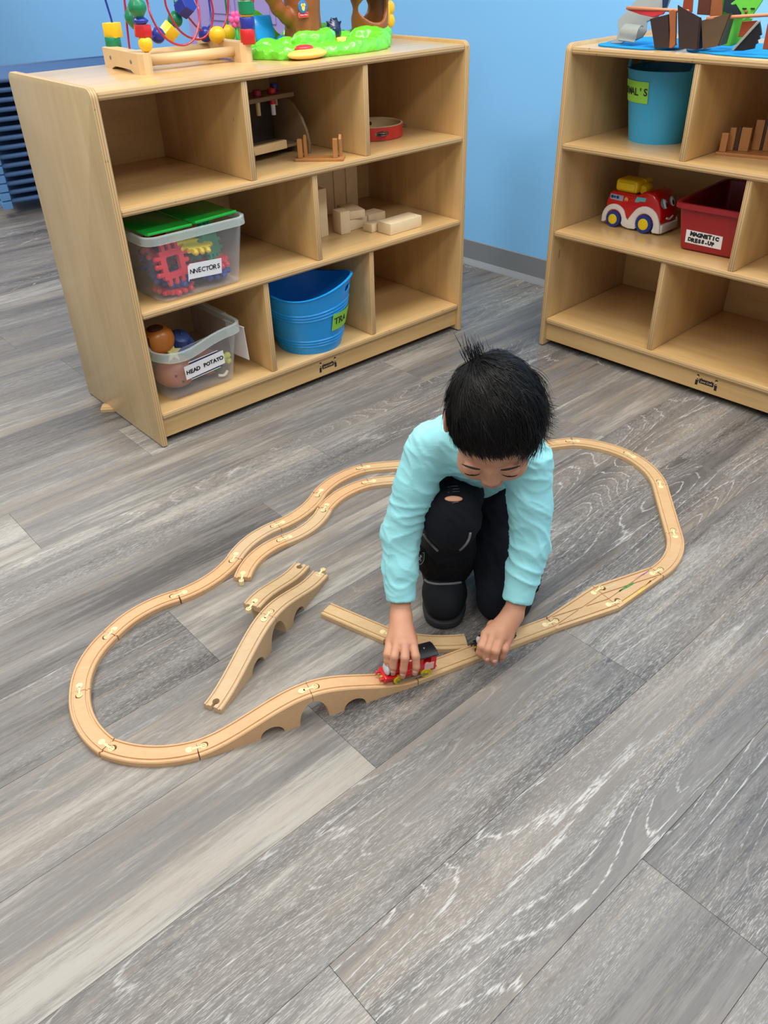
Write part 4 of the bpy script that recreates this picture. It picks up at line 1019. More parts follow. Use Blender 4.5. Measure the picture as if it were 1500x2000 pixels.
# back blue wire, front stack wire, and the loops
wire('b', [Lb_, mz(220, 50, BKD), mz(206, 0, BKD), Lb_ + Vector((-0.02, 0, TOPZ - 0.03)), Lb_ + Vector((0.06, -0.02, TOPZ + 0.03)), mz(345, 0, 0.36) + Vector((0, 0, 0.09)), mz(341, 0, 0.36), mz(344, 25, 0.36), mz(343, 38, 0.34), mz(330, 62, 0.30), mz(309, 69, 0.26), mz(284, 74, 0.215), mz(272, 60, 0.20), mz(262, 34, 0.22), mz(258, 0, 0.24), mz(262, 0, 0.24) + Vector((0, 0, 0.06))])
wire('r', [mz(253, 95, MDD), mz(249, 60, MDD), mz(243, 0, MDD), mz(240, 0, MDD) + Vector((0.01, 0, 0.10)), mz(265, 0, 0.27) + Vector((0, 0, 0.14)), mz(284, 0, 0.24) + Vector((-0.01, 0, 0.08)), mz(287, 0, 0.24), mz(294, 28, 0.23), mz(312, 62, 0.22), mz(336, 83, 0.22), mz(360, 88, 0.22), mz(379, 76, 0.22), mz(389, 45, 0.23), mz(388, 18, 0.24), mz(383, 0, 0.25), mz(380, 0, 0.25) + Vector((-0.02, 0, 0.07)), mz(360, 0, 0.28) + Vector((-0.01, 0, 0.12)), mz(325, 0, 0.30) + Vector((0, 0, 0.07)), mz(322, 0, 0.30), mz(330, 25, 0.30), mz(347, 55, 0.30), mz(368, 72, 0.30), mz(392, 76, 0.30), mz(409, 62, 0.30), mz(416, 30, 0.30), mz(412, 0, 0.30), mz(408, 0, 0.30) + Vector((-0.01, 0, 0.09)), mz(425, 0, 0.28) + Vector((0, 0, 0.14)), mz(444, 0, 0.27) + Vector((0.005, 0, 0.07)), mz(445, 0, 0.27), mz(445, 25, 0.27), mz(440, 45, 0.27), mz(430, 62, 0.27)])
wire('r', [mz(360, 26, 0.33), mz(370, 36, 0.33), mz(382, 50, 0.34), mz(392, 58, 0.34), mz(404, 68, 0.33), mz(424, 68, 0.28), mz(431, 63, 0.27)])
wire('b', [mz(398, 62, 0.35), mz(411, 45, 0.36), mz(408, 0, 0.37), mz(405, 0, 0.37) + Vector((0, 0, 0.08)), mz(420, 0, 0.30) + Vector((0.02, 0, 0.17)), mz(481, 0, 0.18) + Vector((0.0, 0, 0.10)), mz(481, 0, 0.178), mz(482, 30, 0.177), Rf_])
wire('g', [Rb_, mz(445, 50, 0.40), mz(440, 0, 0.40), mz(436, 0, 0.40) + Vector((0, 0, 0.07)), mz(400, 0, 0.38) + Vector((0, 0, 0.12)), mz(345, 0, 0.34) + Vector((0.0, 0, 0.04)), mz(341, 0, 0.33), mz(350, 6, 0.32), mz(362, 14, 0.31)])
wire('g', [Lf_, mz(282, 70, FRD), mz(276, 40, FRD), mz(268, 14, FRD), mz(264, 0, FRD), mz(260, 0, FRD) + Vector((0.02, 0, 0.09)), mz(300, 0, 0.25) + Vector((0.04, 0, 0.17))])
def bead(label, kind, mat, c, r, rot=(0, 0, 0), h=None):
    h = h or r
    if kind == 'ball': b = sphere(r, None, 20, 14)
    elif kind == 'egg': b = sphere(r, None, 20, 14, (1, 1, 1.12)); 
    elif kind == 'cube': b = box(2 * r, 2 * r, 2 * h, 0.0022, 2)
    elif kind == 'cyl': b = lathe([(r * 0.93, -h), (r, -h + 0.002), (r, h - 0.002), (r * 0.93, h)], 24)
    elif kind == 'hex': b = lathe([(r * 0.95, -h), (r, -h + 0.0015), (r, h - 0.0015), (r * 0.95, h)], 6)
    elif kind == 'cone': b = lathe([(r * 0.35, -h), (r * 0.95, -h * 0.3), (r, 0), (r * 0.95, h * 0.3), (r * 0.35, h)], 12)
    elif kind == 'disc': b = lathe([(r * 0.35, -h), (r * 0.8, -h * 0.4), (r, 0), (r * 0.8, h * 0.4), (r * 0.35, h)], 22)
    bmesh.ops.transform(b, matrix=TR(*c, *rot), verts=b.verts)
    obj('bead', b, mat, MZ, 35 if kind in ('cube', 'cyl', 'hex', 'cone') else True, label)
Y, G_, R_, B_ = M_YELLW, M_GREENW, M_REDW, M_BLUEW
bead('green cylinder bead', 'cyl', G_, Lb_ + Vector((0.0, 0, 0.007)), 0.0200, h=0.0125); bead('yellow cube bead', 'cube', Y, mz(220, 59, BKD), 0.0175, (0, 0.0, 0.5), 0.0172)
bead('yellow ball bead', 'egg', Y, mz(284, 85, FRD), 0.0172); bead('red six sided bead', 'hex', R_, mz(279, 60, FRD + 0.006), 0.0220, (0, 0.05, 0.2), 0.0135)
bead('blue disc bead', 'disc', B_, mz(275, 41, FRD), 0.0185, h=0.010); bead('green double cone bead', 'cone', G_, mz(268, 14, FRD), 0.0212, (0, -0.1, 0), 0.024)
bead('green double cone bead', 'cone', G_, mz(259, 34, 0.27), 0.0195, (0, -0.1, 0), 0.024)
bead('blue ball bead', 'ball', B_, mz(308, 69, 0.26), 0.0185); bead('yellow cube bead', 'cube', Y, mz(330, 62, 0.295), 0.0165, (0.5, 0.7, 0.3)); bead('green ball bead', 'ball', G_, mz(342, 38, 0.34), 0.0195)
bead('blue six sided bead', 'hex', B_, mz(362, 12, 0.31), 0.0250, (0.9, 0.5, 0.0), 0.017); bead('blue ball bead', 'ball', B_, mz(401, 67, 0.345), 0.0190)
bead('yellow ball bead', 'egg', Y, mz(424, 68, 0.275), 0.0200, (0.4, 1.2, 0)); bead('yellow ball bead', 'egg', Y, mz(447, 65, 0.40), 0.0195)
bead('red cylinder bead', 'cyl', R_, mz(484, 71, 0.177), 0.0200, h=0.0175); bead('blue cylinder bead', 'cyl', B_, mz(483, 46, 0.177), 0.0190, h=0.0150)
bead('yellow disc bead', 'disc', Y, mz(482, 30, 0.177), 0.0170, h=0.008); bead('green cylinder bead', 'cyl', G_, mz(481, 14, 0.177), 0.0205, h=0.0155); bead('red cylinder bead', 'cyl', R_, mz(481, -6, 0.177), 0.0195, h=0.0125)
obj('bead_hole', sphere(0.0052, TR(*(mz(430, 63, 0.262))), 12, 8), M_DARK, MZ, True)

# activity tree
TX, TY = 0.800, 0.250
AT = thA('activity_tree_toy', 'bright green and brown plastic tree house toy on the left shelf', 'toy', TX, TY, HT)
M_LIME = plain('lime_green_plastic', (112, 214, 48), 0.28, 0.05, 14, coat=0.3); M_BARK = plain('brown_bark_plastic', (150, 86, 38), 0.4, 0.16, 30, 0.2)
M_SLIDE = plain('sky_blue_plastic', (20, 150, 236), 0.22, coat=0.3); M_PINK = plain('pink_plastic', (242, 92, 166), 0.35)
M_BYEL = plain('soft_yellow_plastic', (248, 212, 104), 0.3, coat=0.2); M_BRED = plain('coral_red_plastic', (226, 52, 66), 0.28, coat=0.3); M_INDIGO = plain('dark_indigo_plastic', (22, 30, 66), 0.28, coat=0.3)
g = SDF((0.54, 0.03, -0.012), (1.12, 0.46, 0.13), 0.0032)
ring = [(0.60, 0.21), (0.63, 0.15), (0.685, 0.125), (0.76, 0.112), (0.83, 0.105), (0.90, 0.110), (0.945, 0.125), (1.00, 0.185), (1.035, 0.27), (1.01, 0.34), (0.90, 0.39), (0.72, 0.39), (0.63, 0.34), (0.60, 0.27), (0.60, 0.21)]
for a, b in zip(ring, ring[1:]): g.cone((*a, 0.004), 0.027, (*b, 0.004), 0.027, 0.006)
g.rbox((0.80, 0.25, 0.009), (0.20, 0.12, 0.012), 0.006, k=0.008)
rg = random.Random(11)
for a, b in zip(ring[:11], ring[1:11]):
    for k in range(3):
        t = rg.random(); x = a[0] + (b[0] - a[0]) * t; y = a[1] + (b[1] - a[1]) * t
        g.ell((x + rg.uniform(-0.015, 0.015), y + rg.uniform(-0.008, 0.014), rg.uniform(0.010, 0.028)), (rg.uniform(0.012, 0.022), 0.014, rg.uniform(0.010, 0.016)), k=0.005)
for x, y, z, r in ((0.70, 0.235, 0.026, 0.030), (0.735, 0.20, 0.045, 0.028), (0.775, 0.19, 0.042, 0.026), (0.815, 0.205, 0.048, 0.028), (0.83, 0.26, 0.032, 0.024), (0.66, 0.27, 0.022, 0.032), (0.95, 0.20, 0.034, 0.034), (0.985, 0.19, 0.030, 0.034), (1.03, 0.215, 0.034, 0.034), (0.93, 0.26, 0.026, 0.026), (0.80, 0.30, 0.04, 0.05), (0.90, 0.33, 0.035, 0.045), (0.99, 0.165, 0.02, 0.03)): g.ell((x, y, z * 0.8), (r * 1.25, r * 0.8, r * 0.75), k=0.016)
g.plane((0, 0, 0.0), (0, 0, -1)); g.plane((0, 0.070, 0), (0, -1, 0))
bm = g.mesh((TX, TY, 0)); bm.normal_update()
for v in bm.verts:
    p = v.co; a = noise.noise(Vector((p.x * 46, p.y * 46, p.z * 40))); b = noise.noise(p * 150)
    if p.z > 0.004: v.co = p + v.normal * ((1 - abs(a)) ** 2 * 0.0038 - 0.002 + b * 0.0004)
obj('base', bm, M_LIME, AT, True)
g = SDF((0.60, 0.14, 0.02), (1.13, 0.34, 0.30), 0.0032)
g.chain([((0.770, 0.245, 0.03), 0.050), ((0.770, 0.245, 0.075), 0.043), ((0.772, 0.245, 0.12), 0.045), ((0.78, 0.245, 0.20), 0.055), ((0.80, 0.245, 0.25), 0.06)], 0.02)
g.chain([((0.745, 0.24, 0.075), 0.022), ((0.712, 0.24, 0.090), 0.017), ((0.685, 0.24, 0.112), 0.017), ((0.668, 0.24, 0.145), 0.020), ((0.655, 0.24, 0.20), 0.022)], 0.012)
g.chain([((0.81, 0.245, 0.17), 0.035), ((0.87, 0.245, 0.165), 0.028), ((0.93, 0.245, 0.150), 0.026), ((0.99, 0.245, 0.150), 0.030)], 0.015)
g.cone((1.018, 0.245, 0.02), 0.053, (1.018, 0.245, 0.17), 0.060, 0.006)
g.ell((1.008, 0.245, 0.096), (0.041, 0.2, 0.038), k=0.008, op='sub'); g.cone((1.016, 0.245, 0.055), 0.043, (1.016, 0.245, 0.140), 0.046, 0.004, op='sub')
rg = random.Random(5)
for k in range(9):
    a = 2 * PI * k / 9 + 0.2; g.cone((0.770 + 0.049 * math.cos(a), 0.245 + 0.049 * math.sin(a), 0.03), 0.007, (0.772 + 0.043 * math.cos(a), 0.245 + 0.043 * math.sin(a), 0.07 + 0.05 * rg.random()), 0.004, 0.006)
obj('trunk', g.mesh((TX, TY, 0)), M_BARK, AT, True)
g = SDF((0.58, 0.12, 0.18), (1.12, 0.38, 0.36), 0.005)
for x, z, r in ((0.655, 0.225, 0.045), (0.72, 0.27, 0.06), (0.80, 0.29, 0.065), (0.88, 0.275, 0.06), (0.96, 0.245, 0.055), (1.03, 0.23, 0.05)): g.ell((x, 0.245, z), (r, r * 1.2, r * 0.75), k=0.02)
obj('leaf_canopy', g.mesh((TX, TY, 0)), M_LIME, AT, True)
at = lambda u, v, dd: Vector((pA(u, v, dd).x - TX, dd - TY, pA(u, v, dd).z - HT))
# slide with its green back
bk = [(0.592, 0.03), (0.592, 0.098), (0.612, 0.108), (0.630, 0.104), (0.648, 0.113), (0.668, 0.104), (0.686, 0.092), (0.704, 0.072), (0.722, 0.052), (0.745, 0.036), (0.76, 0.02)]
obj('slide_back', prism(bk, 0.012, 0.004, 2, TR(-TX, 0.305 - TY + 0.012, 0) @ SX), M_LIME, AT, 50)
obj('slide', merge(box(0.066, 0.016, 0.064, 0.010, 3, TR(0.662 - TX, 0.285 - TY, 0.064, rx=-0.25)), sphere(0.016, TR(0.705 - TX, 0.262 - TY, 0.030), 16, 10)), M_SLIDE, AT, True)
fl = NB(); fc = at(461, 38, 0.30)
for k in range(6): a = k * PI / 3; merge(fl, sphere(0.009, TR(fc.x + 0.013 * math.cos(a), fc.y, fc.z + 0.013 * math.sin(a)), 12, 8, (1, 0.7, 1)))
merge(fl, sphere(0.010, TR(fc.x, fc.y - 0.004, fc.z), 12, 8)); obj('flower', fl, M_PINK, AT, True)
obj('flower_stem', tube([(fc.x + 0.004, fc.y + 0.004, 0.01), (fc.x, fc.y + 0.004, fc.z - 0.016)], 0.005, 10), plain('leaf_green_plastic', (60, 180, 80), 0.35), AT, True)
bt = at(598, 97, 0.105)
pd = sphere(1, TR(bt.x, bt.y - 0.004, 0.012), 28, 14, (0.062, 0.034, 0.013)); obj('button_pad', pd, M_BYEL, AT, True)
obj('push_button', sphere(1, TR(bt.x - 0.002, bt.y + 0.006, 0.026), 24, 12, (0.028, 0.020, 0.008)), M_BRED, AT, True)
hc = at(650, 62, 0.215)
g = SDF((hc.x - 0.05, hc.y - 0.05, hc.z - 0.05), (hc.x + 0.05, hc.y + 0.05, hc.z + 0.06), 0.0025)
g.ell(hc, (0.026, 0.022, 0.026), k=0.004); g.ell(hc + Vector((0.004, 0, 0.018)), (0.016, 0.014, 0.016), k=0.004)
for a in (-0.8, -0.2, 0.4, 1.0): g.cone(hc + Vector((0.010 * math.sin(a), -0.006, 0.012)), 0.010, hc + Vector((0.034 * math.sin(a), -0.004, 0.010 + 0.026 * math.cos(a))), 0.002, 0.003)
obj('critter_body', g.mesh(), M_INDIGO, AT, True)
obj('critter_snout', lathe([(0.005, 0), (0.011, 0), (0.0135, 0.004), (0.011, 0.012)], 18, TR(hc.x - 0.024, hc.y - 0.016, hc.z - 0.006, rx=PI / 2 - 0.2, rz=-0.5), closed=False), plain('pale_blue_plastic', (110, 196, 226), 0.3), AT, True)
obj('critter_foot', box(0.034, 0.02, 0.02, 0.006, 3, TR(hc.x + 0.010, hc.y - 0.026, hc.z - 0.022)), M_BYEL, AT, True)
bf = at(760, 28, 0.25); bb = NB()
for s, w in ((-1, 0.024), (1, 0.02)): merge(bb, sphere(1, TR(bf.x + 0.004, bf.y, bf.z - s * 0.017), 16, 10, (0.018, 0.009, 0.019)))
merge(bb, sphere(1, TR(bf.x - 0.010, bf.y - 0.004, bf.z), 14, 10, (0.007, 0.009, 0.030))); obj('butterfly', bb, M_YELLW, AT, True)
bg = at(590, 13, 0.198); obj('round_badge', lathe([(0.0155, 0), (0.0155, 0.003), (0.013, 0.004)], 24, TR(bg.x, bg.y - 0.001, bg.z, rx=PI / 2)), plain('badge_blue', (60, 118, 180), 0.4), AT, 40)
dd_ = NB()
for a, b_, r1, r2 in ((-0.004, 0.004, 0.004, 0.004), (0.004, 0.004, 0.004, 0.004), (0, -0.002, 0.0055, 0.008)): merge(dd_, lathe([(1, 0), (1, 0.0005)], 16, TR(bg.x + a, bg.y - 0.0052, bg.z + b_, rx=PI / 2) @ Matrix.Diagonal((r1, r2, 1, 1))))
obj('badge_print', dd_, M_BYEL, AT, label='cream print on the badge')
pq = at(592, 29, 0.199); po = rrect(0.034, 0.0135, 0.004, 3)
pk = obj('maker_plaque', prism(po, 0.003, 0.0006, 1, TR(pq.x, pq.y, pq.z, rx=PI / 2)), plain('salmon_plaque', (226, 120, 104), 0.4), AT)
obj('plaque_border', prism(rrect(0.030, 0.0105, 0.003, 3), 0.0004, 0, 1, TR(pq.x, pq.y - 0.003, pq.z, rx=PI / 2)), M_BRED, pk)
obj('plaque_lettering', merge(NB(), text('Fisher-Price', 0.0052, 0.0002), TR(pq.x, pq.y - 0.0036, pq.z, rx=PI / 2)), M_PAPER, pk)

# felt and card scene on the right shelf
def fb(u, v, dd): p = pA(u, v, dd, 'B'); return Vector((p.x, dd, p.z))
def flatpiece(name, label, cat, mat, pts, dd, th=0.004, lean=0.0, base=None, bev=0.001, bend=None):
    "cut-out standing on the shelf top: picture outline taken at depth dd, leaning back by lean"
    P = [fb(u, v, dd) for u, v in pts]; l0 = sum(p.x for p in P) / len(P); z0 = min(p.z for p in P) if base is None else base
    out = [(p.x - l0, (p.z - z0) / math.cos(lean) if lean else p.z - z0) for p in P]
    if sum(out[i][0] * out[(i + 1) % len(out)][1] - out[(i + 1) % len(out)][0] * out[i][1] for i in range(len(out))) < 0: out = out[::-1]
    o = obj(name, prism(out, th, bev, 1, TR(0, th / 2, 0, rx=-lean) @ SX), mat, None, 40); o.location = onB(l0, dd, max(z0, HT + 0.001)); o.rotation_euler = (0, 0, BW)
    return tag(o, label, cat)
M_FELT = plain('blue_felt', (0, 138, 208), 0.9, 0.10, 60, 0.3); M_FOAM = plain('grey_foam', (142, 146, 142), 0.7, 0.06, 50); M_FOAM2 = plain('pale_grey_foam', (146, 150, 144), 0.5, 0.05)
M_CARD = plain('dark_brown_card', (50, 32, 28), 0.6, 0.18, 40); M_CARD2 = plain('olive_brown_card', (88, 68, 44), 0.6, 0.2, 40); M_STICK = plain('orange_brown_felt', (154, 88, 46), 0.85, 0.14, 60, 0.2)
M_RUST = plain('rust_felt', (150, 62, 30), 0.85, 0.12, 60, 0.2); M_FROG = plain('bright_green_felt', (104, 204, 66), 0.85, 0.08, 60, 0.2); M_SLATE = plain('dark_slate_card', (32, 44, 56), 0.5, 0.1)
M_RFELT = plain('red_felt', (206, 52, 60), 0.85, 0.08, 60, 0.2); M_BLKCARD = plain('black_card', (22, 24, 30), 0.35, 0.1); M_TAN = plain('tan_stick', (206, 132, 92), 0.6, 0.1)
def wavy(cx, cy, rx, ry, seed):
    rg = random.Random(seed); ph = [rg.uniform(0, 6.28) for _ in range(4)]; out = []
    for k in range(48):
        a = 2 * PI * k / 48; f = 1 + 0.035 * math.sin(3 * a + ph[0]) + 0.025 * math.sin(7 * a + ph[1]) + 0.015 * math.sin(11 * a + ph[2])
        sx, sy = math.copysign(abs(math.cos(a)) ** 0.55, math.cos(a)), math.copysign(abs(math.sin(a)) ** 0.55, math.sin(a)); out.append((cx + rx * f * sx, cy + ry * f * sy))
    return out
for lab, l0, l1, sd in (('left piece of the blue felt sheet, under the grey foam cut-out', 0.045, 0.300, 1), ('right piece of the blue felt sheet, under the brown card boxes', 0.302, 0.70, 2)):
    b = prism(wavy(0, 0, (l1 - l0) / 2, 0.135, sd), 0.004, 0.0012, 2); o = obj('felt_sheet', b, M_FELT, None, 40); o.location = onB((l0 + l1) / 2, 0.175, HT + 0.0005); o.rotation_euler = (0, 0, BW)
    tag(o, lab, 'felt sheet')
flatpiece('foam_cutout', 'grey foam cut-out leaning back at the left end of the felt scene', 'cut-out', M_FOAM, [(1192, 86), (1197, 78), (1203, 77), (1204, 62), (1200, 48), (1200, 40), (1216, 22), (1232, -4), (1296, -4), (1290, 20), (1276, 34), (1256, 45), (1258, 62), (1252, 74), (1240, 80), (1224, 78), (1214, 86)], 0.090, 0.005, 0.35)
p_ = fb(1232, 68, 0.070); bm = NB(); A = []
for k in range(9):
    a = PI * 0.95 * k / 8; A.append((-0.030 * math.cos(a) * 0.6, 0.022 * math.sin(a)))
R2 = []
for k, (y, z) in enumerate([(0.012, 0.044), (0.004, 0.047), (-0.006, 0.046), (-0.016, 0.040), (-0.022, 0.030), (-0.024, 0.018), (-0.022, 0.008), (-0.026, 0.0)]):
    R2.append([(-0.040 + 0.006 * (k < 4), y, z), (0.034 - 0.004 * (k > 5), y, z - 0.004), (0.034 - 0.004 * (k > 5), y + 0.002, z - 0.007), (-0.040 + 0.006 * (k < 4), y + 0.002, z - 0.003)])
o = obj('foam_flap', loft([[(x_ * 0.72, y_ * 0.8, z_ * 0.8) for x_, y_, z_ in r_] for r_ in R2]), M_FOAM2, None, 60); o.location = onB(p_.x, 0.078, p_.z - 0.012); o.rotation_euler = (0, 0, BW); tag(o, 'pale grey curled foam flap on the grey foam cut-out', 'flap')
flatpiece('red_felt_strip', 'red felt wedge on the grey foam cut-out', 'felt piece', M_RFELT, [(1222, 18), (1240, 17), (1300, 22), (1296, 28), (1276, 34), (1250, 28)], 0.080, 0.004)
def stick(label, a, b, r, mat, name='wooden_stick'):
    A, B2 = fb(*a), fb(*b); c = (A + B2) / 2
    o = obj(name, tube([A - c, B2 - c], r, 8), mat, None, True); o.location = onB(c.x, c.y, c.z); o.rotation_euler = (0, 0, BW); return tag(o, label, 'stick', 'sticks of the felt scene')
stick('tan stick lying across the grey foam and the left card box', (1224, 15, 0.074), (1345, 22, 0.085), 0.004, M_TAN)
stick('tan stick running to the right from the middle card box', (1380, 36, 0.050), (1520, 28, 0.070), 0.004, M_TAN)
flatpiece('felt_strip', 'narrow orange brown felt trunk between the brown card boxes', 'felt piece', M_STICK, [(1308, 94), (1313, 94), (1320, 88), (1320, 22), (1314, 19), (1306, 22), (1309, 60)], 0.050, 0.008, 0.05)
def cardbox(label, mat, quad, dd, depth):
    "open folded card box: a front panel and a side flap turned back"
    P = [fb(u, v, dd) for u, v in quad]; l0 = sum(p.x for p in P) / 4; z0 = HT + 0.005; b = NB()
    out = [(p.x - l0, max(0.0, p.z - z0)) for p in P]
    if sum(out[i][0] * out[(i + 1) % 4][1] - out[(i + 1) % 4][0] * out[i][1] for i in range(4)) < 0: out = out[::-1]
    merge(b, prism(out, 0.003, 0, 1, TR(0, 0.0015, 0) @ SX))
    xs = sorted(out); lo, hi = xs[:2], xs[2:]
    for e in (lo, hi):
        (xa, za), (xb, zb) = sorted(e, key=lambda q_: q_[1])
        merge(b, loft([[(xa, 0.0015, za), (xa + 0.003, 0.0015, za), (xb + 0.003, 0.0015, zb), (xb, 0.0015, zb)], [(xa - 0.01, depth, za), (xa - 0.007, depth, za), (xb - 0.017, depth, zb * 0.8), (xb - 0.02, depth, zb * 0.8)]]))
    o = obj('card_box', b, mat, None); o.location = onB(l0, dd, z0); o.rotation_euler = (0, 0, BW); return tag(o, label, 'card box', 'folded brown card boxes')
cardbox('dark brown folded card box left of the orange brown trunk', M_CARD, [(1279, 94), (1308, 92), (1305, 28), (1270, 37)], 0.052, 0.05)
cardbox('tall dark brown card box with a pointed corner in the middle', M_CARD, [(1326, 94), (1361, 97), (1367, 34), (1324, 10)], 0.042, 0.05)
cardbox('olive brown card box to the right of the pointed one', M_CARD2, [(1373, 96), (1402, 90), (1426, 26), (1371, 40)], 0.050, 0.06)
flatpiece('felt_strip', 'rust red felt trunk behind the pointed card box', 'felt piece', M_RUST, [(1333, 22), (1352, 24), (1356, -30), (1340, -30)], 0.12, 0.006, 0, HT + 0.06); flatpiece('felt_strip', 'dark rust felt trunk standing beside the red one', 'felt piece', plain('dark_rust_felt', (96, 48, 34), 0.85, 0.1), [(1362, 28), (1388, 30), (1392, -30), (1368, -30)], 0.115, 0.006, 0, HT + 0.06)
flatpiece('felt_strip', 'light brown felt trunk rising behind the olive box', 'felt piece', M_STICK, [(1386, 40), (1410, 40), (1411, -30), (1394, -30)], 0.105, 0.006, 0, HT + 0.045)
flatpiece('felt_tree', 'bright green felt piece standing behind the card boxes', 'felt piece', M_FROG, [(1402, 88), (1428, 90), (1445, 84), (1470, 36), (1440, 24), (1412, -10), (1404, 20)], 0.128, 0.006, 0, HT + 0.004)
flatpiece('slate_card', 'dark slate card cut-out behind the green felt', 'cut-out', M_SLATE, [(1412, 22), (1448, 34), (1450, -40), (1420, -40)], 0.110, 0.003, 0, HT + 0.06)
fr = flatpiece('felt_figure', 'bright green pointed felt figure with slit eyes', 'felt figure', M_FROG, [(1462, 34), (1455, 40), (1448, 42), (1454, 33), (1438, 8), (1430, 10), (1428, 7), (1440, -2), (1444, -30), (1510, -30), (1484, 10), (1470, 30)], 0.082, 0.006, 0, HT + 0.055)
ey = NB()
for u, v in ((1454, 17), (1470, 17)): c = fb(u, v, 0.077); merge(ey, box(0.010, 0.002, 0.003, M=TR(*(Matrix.Rotation(-BW, 3, 'Z') @ (onB(c.x, c.y, c.z) - fr.location)))))
obj('slit_eye', ey, M_BLKCARD, fr); c = fb(1457, 23, 0.077); obj('dot', sphere(0.004, TR(*(Matrix.Rotation(-BW, 3, 'Z') @ (onB(c.x, c.y, c.z) - fr.location))), 10, 6), M_STICK, fr)
flatpiece('felt_strip', 'rust brown felt strip under the green figure', 'felt piece', M_RUST, [(1442, 72), (1456, 72), (1480, 40), (1450, 42)], 0.072, 0.005, 0, HT + 0.012)
cz = [fb(u, v, 0.045) for u, v in ((1432, 99), (1438, 90), (1484, 42))]; cone = [(1432, 99), (1484, 40), (1487, 56), (1488, 68), (1484, 70), (1485, 76), (1480, 78), (1481, 84), (1476, 87), (1474, 95), (1452, 99)]
flatpiece('paper_cone', 'black card triangle with a shiny edge and a torn right side', 'cut-out', M_BLKCARD, cone, 0.045, 0.006, 0, HT + 0.004)
flatpiece('silver_edge', 'bright silvery strip along the black card triangle', 'cut-out', M_FOAM2, [(1428, 98), (1433, 99), (1486, 41), (1480, 40)], 0.040, 0.003, 0, HT + 0.004)
flatpiece('felt_strip', 'rust brown felt piece at the right picture edge', 'felt piece', M_RUST, [(1490, 96), (1512, 98), (1512, 44), (1500, 46)], 0.055, 0.006, 0, HT + 0.004)
flatpiece('felt_bird', 'small dark blue felt scrap standing behind the red strip', 'felt piece', plain('dark_blue_felt', (8, 52, 92), 0.85), [(1294, 16), (1302, 14), (1312, -20), (1294, -20)], 0.110, 0.004, 0, HT + 0.055)

# ---------------------------------------------------------------- stacked cots at the far left
M_COT = plain('blue_cot_fabric', (66, 98, 142), 0.55, 0.06, 20); M_COTE = plain('blue_cot_end', (92, 140, 190), 0.45, 0.05)
c0 = px(24, 424, 0.0) + Vector((math.cos(AW - 0.1), math.sin(AW - 0.1), 0)) * 0.11
names = ['lowest', 'second lowest', 'third lowest', 'fourth from below', 'fifth from below', 'sixth from below', 'seventh from below', 'seventh from above', 'sixth from above', 'fifth from above', 'fourth from above', 'third from above', 'second from above', 'topmost']
for k in range(14):
    t_ = empty('stacking_cot', 'blue cot, %s in the stack behind the left shelf' % names[k], 'cot', (c0.x, c0.y, 0.085 + 0.0425 * k - 0.02), AW - 0.10, 'blue cots in the stack')
    for y in (0.0, 0.54): obj('side_rail', tube([(-0.10, y, 0.012), (1.22, y, 0.012)], 0.0115, 10), M_COT, t_, True)
    obj('fabric_bed', span(-0.08, 1.20, 0.0, 0.54, 0.0125, 0.0165), M_COT, t_)
    for x in (-0.10, 1.21):
        for y in (-0.012, 0.49):
            P = spline([(y - 0.005, 0.010), (y + 0.015, 0.022), (y + 0.035, 0.012), (y + 0.06, 0.024), (y + 0.075, 0.014)], 4); lo_ = [(p.x, p.y - 0.030) for p in P][::-1]
            obj('leg', prism([(p.x, p.y) for p in P] + lo_, 0.05, 0.002, 1, TR(x - 0.045, 0, 0) @ HM), M_COTE, t_, 40)

